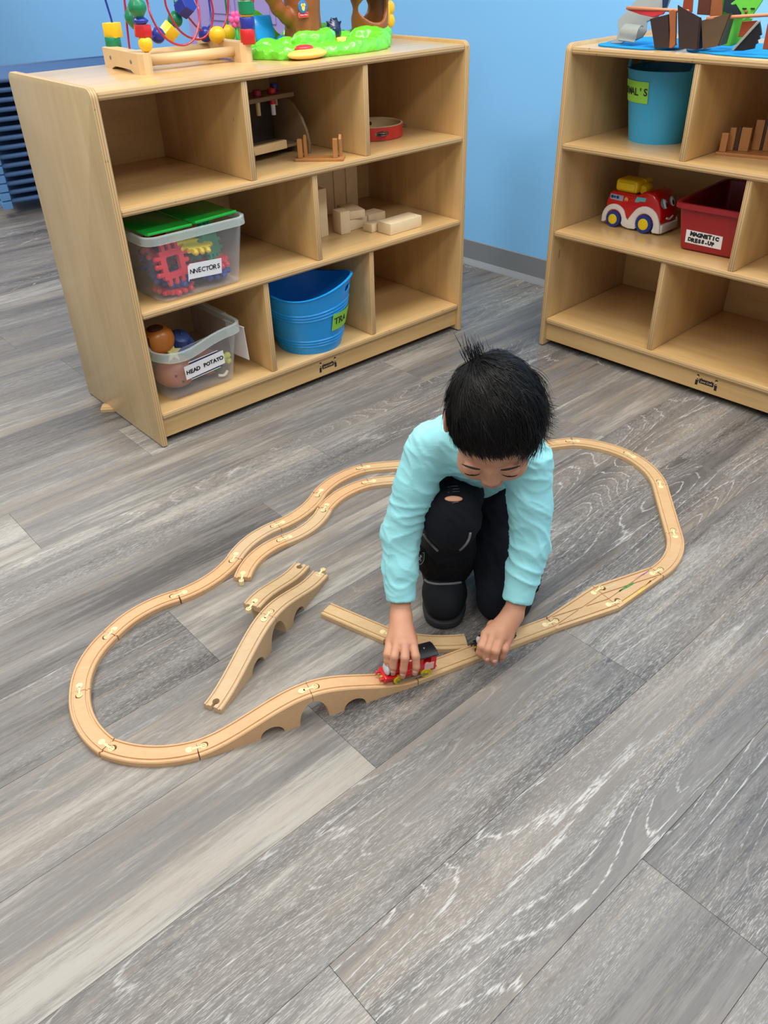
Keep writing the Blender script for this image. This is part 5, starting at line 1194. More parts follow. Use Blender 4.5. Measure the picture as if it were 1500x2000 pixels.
# ---------------------------------------------------------------- engines
s0, b0 = q(808, 1316), q(385, 1460); dirv = (b0 - s0); dirv = Vector((dirv.x, dirv.y, 0)).normalized()
def engine(name, label, p, head, mats, sc=1.0, pitch=0.0):
    "toy engine; x forward. p = point on the track under its middle"
    t = empty(name, label, 'toy engine', p, math.atan2(head.y, head.x)); t.rotation_euler = (0, pitch, math.atan2(head.y, head.x)); t.scale = (sc, sc, sc)
    mb, mr, mw, mfx = mats
    obj('chassis', span(-0.052, 0.050, -0.013, 0.013, 0.009, 0.020, 0.002), mb, t, 40)
    obj('boiler', merge(lathe([(0.0125, -0.016), (0.0130, -0.014), (0.0130, 0.030), (0.0125, 0.032)], 24, TR(0, 0, 0.030, ry=PI / 2)), span(-0.018, 0.022, -0.015, 0.015, 0.018, 0.027, 0.002)), mb, t, 40)
    obj('smokebox', lathe([(0.0132, 0.031), (0.0136, 0.032), (0.0136, 0.041), (0.0130, 0.042)], 24, TR(0, 0, 0.030, ry=PI / 2)), M_BLACK, t, 40)
    obj('front_disc', lathe([(0.0118, 0.042), (0.0118, 0.0445), (0.009, 0.047), (0.004, 0.048)], 24, TR(0, 0, 0.0300, ry=PI / 2)), mfx, t, 40)
    obj('chimney', lathe([(0.0045, 0.040), (0.0045, 0.0455), (0.0055, 0.0465), (0.0055, 0.048)], 16, TR(0.034, 0, 0)), M_BLACK, t, 40); obj('dome', sphere(0.006, TR(0.012, 0, 0.043), 14, 8), mb, t, True)
    cb = cut(span(-0.050, -0.016, -0.0165, 0.0165, 0.018, 0.050, 0.002), box(0.016, 0.06, 0.014, 0.003, 2, TR(-0.030, 0, 0.040))); c_ = obj('cab', cb, mb, t, 40)
    pl = NB()
    obj('number_plate', merge(box(0.019, 0.0010, 0.016, 0.0004, 1, TR(-0.035, 0.0168, 0.0265)), sphere(0.004, TR(-0.030, 0.0165, 0.033), 10, 6, (1, 0.2, 1))), plain('pale_pink_print', (222, 172, 170), 0.5), c_)
    obj('cab_roof', prism([(-0.0185, 0), (0.0185, 0), (0.0185, 0.002), (0.010, 0.0055), (-0.010, 0.0055), (-0.0185, 0.002)], 0.038, 0.0008, 1, TR(-0.052, 0, 0.0495) @ HM), mr, t, 30)
    obj('roof_knob', tube([(-0.030, 0.0, 0.054), (-0.0295, 0.0005, 0.0585)], 0.0018, 8), M_STEEL, t, True)
    obj('running_board', span(-0.052, 0.046, -0.0165, 0.0165, 0.0185, 0.0205, 0.0008), mb, t)
    fb2 = NB(); merge(fb2, span(0.046, 0.052, -0.0165, 0.0165, 0.010, 0.022, 0.0015)); 
    obj('buffer_beam', fb2, mb, t, 40)
    for y in (-0.010, 0.010): obj('buffer', lathe([(0.002, 0.0), (0.002, 0.005), (0.0042, 0.006), (0.0042, 0.008)], 14, TR(0.052, y, 0.017, ry=PI / 2)), mb, t, 40)
    obj('coupling', lathe([(0.0045, 0), (0.0045, 0.005)], 16, TR(0.0515, 0, 0.0125, ry=PI / 2)), plain('brass', (210, 170, 80), 0.3, metal=0.7), t, 40)
    for x in (-0.030, 0.024):
        for s in (-1, 1):
            w = obj('wheel', lathe([(0.0098, -0.0025), (0.0105, -0.002), (0.0105, 0.002), (0.0090, 0.0028), (0.0085, 0.0012), (0.003, 0.0012), (0.003, 0.0030)], 24, TR(x, s * 0.0150, 0.0108, rx=-s * PI / 2)), mw, t, 40)
    for s in (-1, 1): obj('coupling_rod', merge(span(-0.034, 0.028, s * 0.0190 - 0.0008, s * 0.0190 + 0.0008, 0.0080, 0.0112, 0.0005), lathe([(0.0032, 0), (0.0032, 0.0014)], 12, TR(0.026, s * 0.0192, 0.0096, rx=-s * PI / 2))), M_STEEL, t, 40)
    return t
ep = s0 + dirv * 0.014; 
engine('toy_engine', 'red toy engine with black cab roof and yellow wheels, held on the track', Vector((ep.x, ep.y, 0.0150)), dirv, (M_CRIMSON, M_BLACK, plain('mustard_wheel', (206, 184, 30), 0.4), plain('grey_front_plastic', (196, 200, 206), 0.4)), 1.02, -0.085)
hx = px(974, 1261, 0.02); d2 = (px(940, 1275, 0.012) - px(1005, 1246, 0.012)); d2.z = 0; d2.normalize(); r0, r1 = q(1076, 1216), s0
along = (Vector((hx.x, hx.y, 0)) - Vector((r0.x, r0.y, 0))).dot((r1 - r0).normalized()); hp_ = r0 + (r1 - r0).normalized() * along
engine('toy_engine', 'small black toy engine almost hidden in the left hand', Vector((hp_.x, hp_.y, TH - 0.0022)), (r1 - r0).normalized(), (M_BLKCARD, M_BLACK, M_BLACK, plain('white_front_plastic', (214, 210, 216), 0.4)), 0.82)

# ---------------------------------------------------------------- the child
from mathutils.bvhtree import BVHTree
CH = Vector((0.18, 1.33, 0.0))
PER = empty('person', 'child in a turquoise long sleeved shirt and dark jeans kneeling over the track', 'person', CH)
def skin_mat():
    t = NT('child_skin'); o = t.obj()
    c = t.mix(t.noise(o, 55, 3), srgb(186, 132, 102), srgb(202, 148, 117)); c = t.mix(t.math('MULTIPLY', t.step(t.noise(o, 24, 2), 0.5, 0.75), 0.35), c, srgb(192, 118, 96))
    t.b.inputs['Subsurface Weight'].default_value = 0.12; t.b.inputs['Subsurface Radius'].default_value = (0.012, 0.005, 0.003)
    t.bump(t.noise(o, 420, 3), 0.08); return t.out(c, 0.5)
def cloth_mat(name, a, b, rough=0.85, thread=900, bump=0.15, fold=0.0):
    t = NT(name); o = t.obj(); n = t.noise(o, thread, 2); c = t.mix(t.noise(o, 14, 3), srgb(*a), srgb(*b))
    h = n
    if fold: h = t.math('ADD', t.math('MULTIPLY', n, 0.25), t.noise(t.vec('MULTIPLY', o, (30, 30, 75)), 1.0, 3, 0.5, 0.8))
    t.bump(h, bump, 0.003 if fold else 0.001); t.b.inputs['Sheen Weight'].default_value = 0.1 if a[0] > 100 else 0.0; t.b.inputs['Specular IOR Level'].default_value = 0.25; return t.out(c, rough)
M_SKIN = skin_mat()
M_SHIRT = cloth_mat('turquoise_jersey', (142, 210, 217), (156, 220, 226), 0.8, 1200, 0.35, 1.0)
M_JEANS = cloth_mat('dark_denim', (9, 11, 18), (15, 19, 30), 0.9, 1500, 0.2, 1.0)
M_BOOT = cloth_mat('black_suede', (14, 16, 20), (26, 30, 35), 0.75, 900, 0.15); M_FUR = cloth_mat('black_fleece', (9, 9, 11), (16, 16, 18), 1.0, 400, 0.6)
M_SOLE = plain('dark_rubber_sole', (38, 40, 44), 0.7, 0.1); M_TRIM = plain('grey_piping', (112, 112, 116), 0.6, 0.1)
M_HAIR = NT('black_hair'); M_HAIR.b.inputs['Specular IOR Level'].default_value = 0.25; M_HAIR = M_HAIR.out((0.007, 0.006, 0.006, 1), 0.42)
M_SCALP = plain('hair_undercoat', (14, 12, 12), 0.7); M_LIP = plain('lip_skin', (190, 112, 100), 0.45); M_NAIL = plain('fingernail_pink', (226, 170, 156), 0.3)

# head frame
Hc = px(963, 827, 0.507); _yaw = Vector((-0.14, -0.99, 0)).normalized(); _th = math.radians(41)
HY = Vector((_yaw.x * math.cos(_th), _yaw.y * math.cos(_th), -math.sin(_th))); HX = HY.cross(Vector((0, 0, 1))).normalized(); HZ = HX.cross(HY)
HR = Matrix((HX, HY, HZ)).transposed() @ Matrix.Rotation(0.05, 3, 'Y'); HRn = np.array(HR)
def hd(x, y, z): return Hc + HR @ Vector((x, y, z))
def HM4(x, y, z): return Matrix.Translation(hd(x, y, z) - CH) @ HR.to_4x4()

# joints
rS, rE, rW = Vector((0.086, 1.285, 0.392)), px(781, 1040, 0.235), px(783, 1196, 0.108)
lS, lE, lW = Vector((0.264, 1.262, 0.372)), px(1036, 1062, 0.225), px(1004, 1196, 0.108)
rC, lC = rE.lerp(rW, 0.86), lE.lerp(lW, 0.84)

def hand(g, W_, fore, bases, fingers, thumb):
    "palm plus five separate fingers"
    P = SDF(g.lo, g.lo + g.h * (g.n - 1), g.h); P.n = g.n; P.D = np.full(g.n, 0.03, np.float32)
    P.cone(fore, 0.0200, W_, 0.0185, 0.006)
    for i, b in enumerate(bases): P.cone(W_ + (b - W_) * 0.12 , 0.0150, b, 0.0098, 0.011)
    m = sum(bases, Vector()) / len(bases); P.cone(W_.lerp(m, 0.35), 0.0155, W_.lerp(m, 0.8), 0.014, 0.008)
    for b, f in zip(bases, fingers):
        Q = SDF.__new__(SDF); Q.lo, Q.h, Q.n = g.lo, g.h, g.n; Q.D = np.full(g.n, 0.03, np.float32)
        Q.chain([(b, 0.0088), (f[0], 0.0080), (f[1], 0.0070), (f[2], 0.0060)], 0.0025)
        P.join(Q, 0.0018)
    Q = SDF.__new__(SDF); Q.lo, Q.h, Q.n = g.lo, g.h, g.n; Q.D = np.full(g.n, 0.03, np.float32)
    Q.chain([(thumb[0], 0.0115), (thumb[1], 0.0088), (thumb[2], 0.0072)], 0.004); P.join(Q, 0.006)
    return P
def hand_grid(c): return SDF(np.array(c) - np.array((0.075, 0.10, 0.09)), np.array(c) + np.array((0.075, 0.10, 0.09)), 0.0017)

Rb = [px(762, 1254, 0.084), px(776, 1257, 0.090), px(791, 1258, 0.092), px(806, 1257, 0.089)]
Rf = [[px(757, 1278, 0.079), px(757, 1291, 0.067), px(758, 1299, 0.057)], [px(770, 1283, 0.083), px(768, 1302, 0.064), px(767, 1314, 0.045)],
      [px(791, 1285, 0.085), px(788, 1307, 0.063), px(786, 1320, 0.043)], [px(812, 1282, 0.082), px(813, 1302, 0.064), px(810, 1314, 0.047)]]
Rt = [px(798, 1228, 0.085), px(806, 1244, 0.066), px(808, 1262, 0.050)]
Lb2 = [px(949, 1238, 0.080), px(963, 1241, 0.084), px(978, 1246, 0.082), px(992, 1247, 0.075)]
Lf2 = [[px(940, 1262, 0.071), px(937, 1274, 0.057), px(939, 1281, 0.046)], [px(953, 1268, 0.072), px(950, 1283, 0.053), px(952, 1292, 0.034)],
       [px(968, 1272, 0.069), px(965, 1287, 0.048), px(966, 1295, 0.030)], [px(985, 1268, 0.064), px(981, 1280, 0.048), px(979, 1287, 0.034)]]
Lt = [px(962, 1222, 0.075), px(952, 1240, 0.058), px(952, 1256, 0.045)]

# one continuous body: head, neck, trunk, arms, hands
g = SDF((-0.04, 1.02, 0.02), (0.34, 1.50, 0.64), 0.0024)
H_ = lambda x, y, z: np.array(hd(x, y, z))
g.ell(H_(0, -0.012, 0.022), (0.070, 0.087, 0.080), HRn, 0.01); g.ell(H_(0, 0.034, -0.036), (0.055, 0.050, 0.062), HRn, 0.02)
g.ell(H_(0, 0.056, -0.088), (0.024, 0.020, 0.016), HRn, 0.02)
for s in (-1, 1): g.ell(H_(s * 0.031, 0.054, -0.046), (0.026, 0.024, 0.026), HRn, 0.015)
for s in (-1, 1): g.ell(H_(s * 0.030, 0.092, -0.010), (0.018, 0.014, 0.011), HRn, 0.012, 'sub')
g.cone(H_(0, 0.079, -0.004), 0.006, H_(0, 0.0895, -0.034), 0.0076, 0.010)
for s in (-1, 1): g.ell(H_(s * 0.009, 0.086, -0.037), (0.0065, 0.007, 0.006), HRn, 0.004)
for s in (-1, 1): g.ell(H_(s * 0.030, 0.0730, -0.0085), (0.0160, 0.0115, 0.0130), HRn, 0.004)
g.ell(H_(0, 0.083, -0.0615), (0.019, 0.007, 0.0042), HRn, 0.004); g.ell(H_(0, 0.081, -0.0690), (0.016, 0.007, 0.0050), HRn, 0.003)
for s in (-1, 1):
    g.ell(H_(s * 0.0770, -0.006, -0.012), (0.0065, 0.0175, 0.027), HRn, 0.005); g.ell(H_(s * 0.0850, -0.004, -0.008), (0.005, 0.010, 0.016), HRn, 0.004, 'sub')
nb = Vector((0.177, 1.305, 0.405))
g.cone(H_(0, -0.030, -0.060), 0.040, nb, 0.044, 0.02); g.cone(nb, 0.05, (0.186, 1.42, 0.26), 0.06, 0.02)
g.cone(rS, 0.036, nb, 0.042, 0.02); g.cone(lS, 0.036, nb, 0.042, 0.02)
g.chain([(rS, 0.032), (rE, 0.026), (rW, 0.0195)], 0.008); g.chain([(lS, 0.032), (lE, 0.026), (lW, 0.0195)], 0.008)
bm = g.mesh(CH, 2)
# the hands are grown on a finer grid and welded into the same skin at the wrists
def clip_side(b, p, n, keep_positive):
    geom = b.verts[:] + b.edges[:] + b.faces[:]
    r = bmesh.ops.bisect_plane(b, geom=geom, plane_co=p, plane_no=n, clear_inner=keep_positive, clear_outer=not keep_positive)
    return [e for e in r['geom_cut'] if isinstance(e, bmesh.types.BMEdge)]
for W_, E_, bs, fs, tb in ((rW, rE, Rb, Rf, Rt), (lW, lE, Lb2, Lf2, Lt)):
    d = (W_ - E_).normalized(); cutp = W_ - d * 0.022 - CH
    hg = hand_grid((W_ + bs[1]) / 2 + Vector((0, -0.035, -0.012)))
    hb_ = hand(hg, W_, W_ - d * 0.06, bs, fs, tb).mesh(CH, 2)
    clip_side(hb_, cutp, d, True)
    far = [v for v in bm.verts if (v.co - cutp).dot(d) > 0 and (v.co - (W_ - CH)).length < 0.05]
    bmesh.ops.bisect_plane(bm, geom=[x for x in bm.verts[:] + bm.edges[:] + bm.faces[:] if (x.co if isinstance(x, bmesh.types.BMVert) else x.calc_center_median() if isinstance(x, bmesh.types.BMFace) else (x.verts[0].co + x.verts[1].co) / 2 - Vector()) and ((x.co if isinstance(x, bmesh.types.BMVert) else (x.calc_center_median() if isinstance(x, bmesh.types.BMFace) else (x.verts[0].co + x.verts[1].co) / 2)) - (W_ - CH)).length < 0.07], plane_co=cutp, plane_no=d)
    bmesh.ops.delete(bm, geom=[v for v in bm.verts if (v.co - cutp).dot(d) > 1e-5 and (v.co - (W_ - CH)).length < 0.06], context='VERTS')
    merge(bm, hb_)
    be = [e for e in bm.edges if e.is_boundary]
    bmesh.ops.bridge_loops(bm, edges=be)
body = obj('body', bm, M_SKIN, PER, True)
for s in (-1, 1):
    e_ = obj('eye', sphere(0.0118, HM4(s * 0.030, 0.0705, -0.0115), 18, 12), plain('eye_white', (232, 228, 222), 0.2), body, True)
    obj('iris', sphere(1, HM4(s * 0.030, 0.0790, -0.0165) @ TR(0, 0, 0, rx=-0.5), 16, 10, (0.0056, 0.0038, 0.0056)), plain('dark_iris', (34, 22, 16), 0.15), e_, True)
    obj('eyebrow', tube([hd(s * (0.016 + 0.006 * k), 0.0835 - 0.00042 * k * k, 0.0165 + 0.004 * math.sin(k / 5 * PI) - 0.0016 * k) - CH for k in range(6)], [0.0010, 0.0017, 0.0019, 0.0017, 0.0013, 0.0006], 6), M_SCALP, body, True)
for s in (-1, 1): obj('eyelashes', tube([hd(s * (0.030 + x), 0.0835 - 18 * x * x, -0.0185 + 9 * x * x) - CH for x in (-0.0125, -0.008, -0.003, 0.003, 0.008, 0.0125)], [0.0004, 0.0008, 0.001, 0.001, 0.0009, 0.0005], 6), M_SCALP, body, True)
obj('lips', merge(tube([hd(x, 0.0885 - 14 * x * x, -0.0620 - 6 * x * x * 0.5) - CH for x in (-0.017, -0.011, -0.004, 0, 0.004, 0.011, 0.017)], [0.0006, 0.002, 0.0026, 0.0022, 0.0026, 0.002, 0.0006], 8), tube([hd(x, 0.0865 - 14 * x * x, -0.0685 - 0 * x) - CH for x in (-0.015, -0.008, 0, 0.008, 0.015)], [0.0006, 0.0024, 0.0032, 0.0024, 0.0006], 8)), M_LIP, body, True)
dg = bpy.context.evaluated_depsgraph_get()
def bvh(o): return BVHTree.FromPolygons([v.co.copy() for v in o.data.vertices], [tuple(p.vertices) for p in o.data.polygons])
def hit(tree, u, v):
    d = (FW + RT * ((u - 750) / F) - UP * ((v - 1000) / F)).normalized(); return tree.ray_cast(CAM - CH, d)
bt_ = bvh(body)
for u, v in ((758, 1302), (767, 1315), (786, 1321), (810, 1315), (952, 1291), (966, 1294)):
    r = hit(bt_, u, v - 2)
    if r[0] is None or r[3] > 2: continue
    n = r[1]; q3 = n.to_track_quat('Z', 'Y').to_matrix().to_4x4()
    obj('fingernail', sphere(1, Matrix.Translation(r[0] - n * 0.0006) @ q3, 12, 8, (0.0042, 0.0046, 0.0013)), M_NAIL, body, True)

# shirt
SG = lambda: SDF((-0.05, 1.08, 0.09), (0.36, 1.58, 0.50), 0.0032)
def sleeve(S, E, C, r0, r1, r2):
    a = SG(); m = S.lerp(E, 0.5); m2 = E.lerp(C, 0.5); d = (C - m2).normalized()
    a.chain([(S, r0), (m, (r0 + r1) / 2 - 0.001), (E, r1), (m2, (r1 + r2) / 2), (C + d * 0.03, r2)], 0.01)
    a.plane(C, d, 0.002); a.cone(C - d * 0.014, r2 - 0.005, C + d * 0.02, r2 - 0.002, 0.001, 'sub'); return a
g = SG()
g.chain([((0.188, 1.475, 0.225), 0.088), ((0.182, 1.40, 0.315), 0.080), ((0.178, 1.335, 0.372), 0.070), ((0.177, 1.305, 0.398), 0.056)], 0.03)
g.cone((0.10, 1.295, 0.392), 0.046, (0.250, 1.280, 0.378), 0.046, 0.03); g.cone((0.13, 1.40, 0.32), 0.06, (0.235, 1.40, 0.31), 0.06, 0.03)
g.join(sleeve(rS, rE, rC, 0.043, 0.0365, 0.0265), 0.016); g.join(sleeve(lS, lE, lC, 0.043, 0.0355, 0.0275), 0.016)
nk = (Vector(hd(0, -0.03, -0.06)) - nb).normalized()
g.cone(nb + nk * 0.012, 0.040, nb + nk * 0.10, 0.06, 0.006, 'sub')
bm = g.mesh(CH, 2); bm.normal_update()
def fold(bm, amp, fx, fz, seed, mask=None):
    off = Vector((seed * 3.1, seed * 1.7, seed * 2.3))
    for v in bm.verts:
        p = v.co; w = noise.noise(p * 9 + off) * 0.8
        a = noise.noise(Vector((p.x * fx + w, p.y * fx, p.z * fz + p.x * 9 + w * 3.0)) + off); b = noise.noise(Vector((p.x * fx * 2 + w, p.y * fx * 2, p.z * fz * 1.9 + 3 * p.x * 12)) + off * 2)
        h = (1 - abs(a)) ** 3 * 0.75 + (1 - abs(b)) ** 4 * 0.3 - 0.35
        v.co = p + v.normal * amp * h * (mask(p) if mask else 1)
    bm.normal_update()
cz_ = lambda p: min(1.0, max(0.12, (p.z - 0.125) / 0.05))
fold(bm, 0.0064, 13, 30, 1.0, cz_)
shirt = obj('shirt', bm, M_SHIRT, PER, True)
# jeans
g = SDF((0.03, 1.15, 0.002), (0.36, 1.58, 0.37), 0.0034)
g.ell((0.190, 1.47, 0.215), (0.105, 0.085, 0.085), k=0.03)
g.chain([((0.145, 1.44, 0.225), 0.072), ((0.132, 1.33, 0.262), 0.060), ((0.127, 1.252, 0.268), 0.049), ((0.127, 1.245, 0.255), 0.048)], 0.02)
g.chain([((0.127, 1.250, 0.258), 0.047), ((0.1265, 1.30, 0.165), 0.046), ((0.126, 1.335, 0.10), 0.040)], 0.015)
g.chain([((0.235, 1.44, 0.195), 0.074), ((0.238, 1.33, 0.115), 0.058), ((0.238, 1.248, 0.062), 0.052)], 0.02)
g.chain([((0.238, 1.250, 0.060), 0.052), ((0.262, 1.36, 0.056), 0.046)], 0.015)
g.plane((0, 0, 0.0055), (0, 0, -1), 0.006)
bm = g.mesh(CH, 2); bm.normal_update(); fold(bm, 0.0045, 12, 20, 4.0)
for v in bm.verts: v.co.z = max(v.co.z, 0.003)
jeans = obj('jeans', bm, M_JEANS, PER, True)
jt = bvh(jeans)
r = hit(jt, 886, 974)
if r[0] is not None:
    q3 = r[1].to_track_quat('Z', 'Y').to_matrix().to_4x4(); M0 = Matrix.Translation(r[0] - r[1] * 0.0004) @ q3
    obj('torn_opening', sphere(1, M0 @ TR(0, 0, 0), 18, 10, (0.0165, 0.0062, 0.0022)), M_SKIN, jeans, True, 'skin showing through the torn knee')
    for k, (x, y, l) in enumerate(((0.0, 0.0135, 0.022), (0.002, 0.019, 0.018), (-0.002, 0.025, 0.02), (0.004, -0.008, 0.012))):
        rr = hit(jt, 886 + x * 900, 974 - y * 950)
        if rr[0] is not None: obj('torn_thread', tube([rr[0] + RT * (l / 2 * s) + rr[1] * (0.0012 * (1 - abs(s))) + UP * 0.001 * s for s in (-1, -0.5, 0, 0.5, 1)], 0.0007, 5), plain('denim_thread', (92, 92, 100), 0.9), jeans, True)

# boots
def boot(chain, shaft, cuff, sole_pts, lab, lo, hi):
    g = SDF(lo, hi, 0.0032); g.chain(chain, 0.02); g.chain(shaft, 0.03); g.plane((0, 0, 0.012), (0, 0, -1), 0.008)
    bm = g.mesh(CH, 2); b = obj('boot', bm, M_BOOT, PER, True, lab)
    s = SDF(lo, hi, 0.003)
    for (p, r), (q_, r2) in zip(sole_pts, sole_pts[1:]): s.cone((p[0], p[1], 0.010), r, (q_[0], q_[1], 0.010), r2, 0.01)
    s.plane((0, 0, 0.019), (0, 0, 1), 0.004); s.plane((0, 0, 0.001), (0, 0, -1), 0.003)
    obj('sole', s.mesh(CH, 1), M_SOLE, b, True)
    c = SDF(lo, hi, 0.0032); c.chain(cuff, 0.004); bm = c.mesh(CH, 1); bm.normal_update(); rg = random.Random(2)
    for v in bm.verts: v.co += v.normal * (noise.noise(v.co * 160) * 0.0022 + noise.noise(v.co * 420) * 0.001)
    obj('fleece_cuff', bm, M_FUR, b, True)
    return b
rb_ = boot([((0.1255, 1.385, 0.044), 0.042), ((0.120, 1.285, 0.045), 0.042), ((0.1175, 1.262, 0.040), 0.0385)], [((0.1255, 1.365, 0.07), 0.046), ((0.126, 1.325, 0.155), 0.050), ((0.1265, 1.300, 0.195), 0.051)],
     [((0.1255, 1.326, 0.102), 0.058), ((0.126, 1.316, 0.140), 0.059)], [((0.1255, 1.385), 0.043), ((0.120, 1.285), 0.043), ((0.1175, 1.262), 0.041)], 'black boot planted flat on the floor', (0.05, 1.19, -0.01), (0.20, 1.46, 0.27))
boot([((0.288, 1.43, 0.060), 0.045), ((0.300, 1.52, 0.045), 0.040), ((0.306, 1.555, 0.036), 0.034)], [((0.262, 1.345, 0.062), 0.052), ((0.286, 1.43, 0.06), 0.048)],
     [((0.262, 1.312, 0.064), 0.060), ((0.272, 1.356, 0.062), 0.060)], [((0.290, 1.45), 0.030), ((0.305, 1.55), 0.030)], 'black boot of the kneeling leg lying behind', (0.18, 1.22, -0.01), (0.37, 1.62, 0.16))
tb_ = [bvh(o) for o in [jeans, rb_] + [c for c in rb_.children]]
def front(u, v):
    best = None
    for t in tb_:
        r = hit(t, u, v)
        if r[0] is not None and (best is None or r[3] < best[3]): best = r
    return best
def trim(pts, rad, name, lab=None):
    P = []
    for u, v in pts:
        r = front(u, v)
        if r is not None: P.append(r[0] + r[1] * rad * 0.4)
    if len(P) > 2: obj(name, tube(spline(P, 4), rad, 8), M_TRIM, rb_, True, lab)
trim([(829, 1044), (834, 1051), (841, 1059), (848, 1067), (856, 1075)], 0.0028, 'boot_piping'); trim([(918, 1040), (916, 1050), (911, 1060), (904, 1068), (898, 1073)], 0.0025, 'boot_piping')
trim([(831, 1133), (838, 1138), (852, 1141), (868, 1141), (885, 1140), (900, 1138), (912, 1136), (917, 1131)], 0.0026, 'boot_piping')
# shield badge on the strap
sp = px(822, 1090, 0.140); shp = [(-0.0085, 0.012), (0, 0.0145), (0.0085, 0.012), (0.0085, -0.002), (0.005, -0.010), (0, -0.0145), (-0.005, -0.010), (-0.0085, -0.002)][::-1]
SBm = Matrix.Translation(Vector((sp.x, sp.y, sp.z)) - CH) @ TR(0, 0, 0, rx=PI / 2 - 0.45, rz=-0.5) @ Matrix.Rotation(0.15, 4, 'Z')
bd_ = obj('shield_badge', prism(shp, 0.002, 0.0004, 1), M_BLACK, rb_); bd_.matrix_local = SBm
ob = NB(); n8 = len(shp)
for i in range(n8):
    a, b = Vector((*shp[i], 0.0022)), Vector((*shp[(i + 1) % n8], 0.0022)); merge(ob, tube([a * 0.92, b * 0.92], 0.0004, 5))
merge(ob, sphere(0.0018, TR(0.0005, 0.0052, 0.0022), 8, 6)); merge(ob, tube([(0.0005, 0.004, 0.0024), (-0.0005, -0.001, 0.0024), (0.002, -0.006, 0.0024)], 0.0008, 5)); merge(ob, tube([(-0.003, 0.001, 0.0024), (0.0005, 0.002, 0.0024), (0.0035, 0.0045, 0.0024)], 0.0006, 5)); merge(ob, tube([(-0.0005, -0.001, 0.0024), (-0.003, -0.0045, 0.0024)], 0.0007, 5))
obj('badge_print', ob, plain('silver_print', (170, 174, 178), 0.4), bd_, True)
obj('strap', tube([(sp.x - 0.004 - CH.x, sp.y - CH.y, sp.z + 0.012), (sp.x + 0.02 - CH.x, sp.y + 0.02 - CH.y, sp.z + 0.014)], 0.003, 6), M_BLACK, rb_)

# hair: undercoat and strands
g = SDF(np.array(Hc) - 0.14, np.array(Hc) + 0.14, 0.0032)
CR, CC = Vector((0.0725, 0.0895, 0.0825)), Vector((0, -0.014, 0.024))
g.ell(H_(*CC), tuple(CR), HRn, 0.001)
g.plane(H_(0, 0.066, 0.053), HR @ Vector((0, 0.62, -0.78)), 0.006); g.plane(H_(0, -0.03, -0.052), HR @ Vector((0, 0.05, -1)), 0.006)
for s in (-1, 1): g.ell(H_(s * 0.078, 0.000, -0.022), (0.026, 0.026, 0.034), HRn, 0.004, 'sub')
hair = obj('hair', g.mesh(CH, 1), M_SCALP, PER, True, 'short thick black hair')
whorl = Vector((0.034, -0.062, 0.048)).normalized()
rg = random.Random(21); V, Fc = [], []
gl_ = HR.transposed() @ Vector((0, 0, -1))
def strand(root, nrm, d, length, lift, grav, seg=7, w=0.00052, curl=0.0, hug=0.0):
    p = root.copy(); pts = [p.copy()]; st = length / seg; dv = (d + nrm * lift).normalized()
    rg_l = rg.random()
    ax = Vector((rg.gauss(0, 1), rg.gauss(0, 1), rg.gauss(0, 1))).normalized()
    for i in range(seg):
        p = p + dv * st; q_ = p - CC; k = math.sqrt((q_.x / CR.x) ** 2 + (q_.y / CR.y) ** 2 + (q_.z / CR.z) ** 2); lim = 1.010 + 0.035 * rg_l * i / seg
        if k < lim: p = CC + q_ * (lim / k)
        pts.append(p.copy()); dv = (dv + gl_ * grav + ax * curl).normalized()
        if hug: q_ = Vector(((p - CC).x / CR.x ** 2, (p - CC).y / CR.y ** 2, (p - CC).z / CR.z ** 2)).normalized(); dv = (dv - q_ * dv.dot(q_) * hug).normalized()
    side = d.cross(nrm); side = side.normalized() if side.length > 1e-6 else Vector((1, 0, 0)); b0 = len(V)
    for i, q_ in enumerate(pts):
        r = w * (1.0 if i < seg - 2 else (seg - i) / 2.6 + 0.12)
        nn = (q_ - CC).normalized()
        for a in (side * r, (nn * 0.75 - side * 0.5) * r, (-nn * 0.3 - side * 0.6) * r): V.append(tuple(hd(*(q_ + a)) - CH))
    for i in range(seg):
        for k in range(3): a, b = b0 + i * 3 + k, b0 + i * 3 + (k + 1) % 3; Fc.append((a, b, b + 3, a + 3))
made = 0; ga = PI * (3 - 5 ** 0.5); NS = 22000
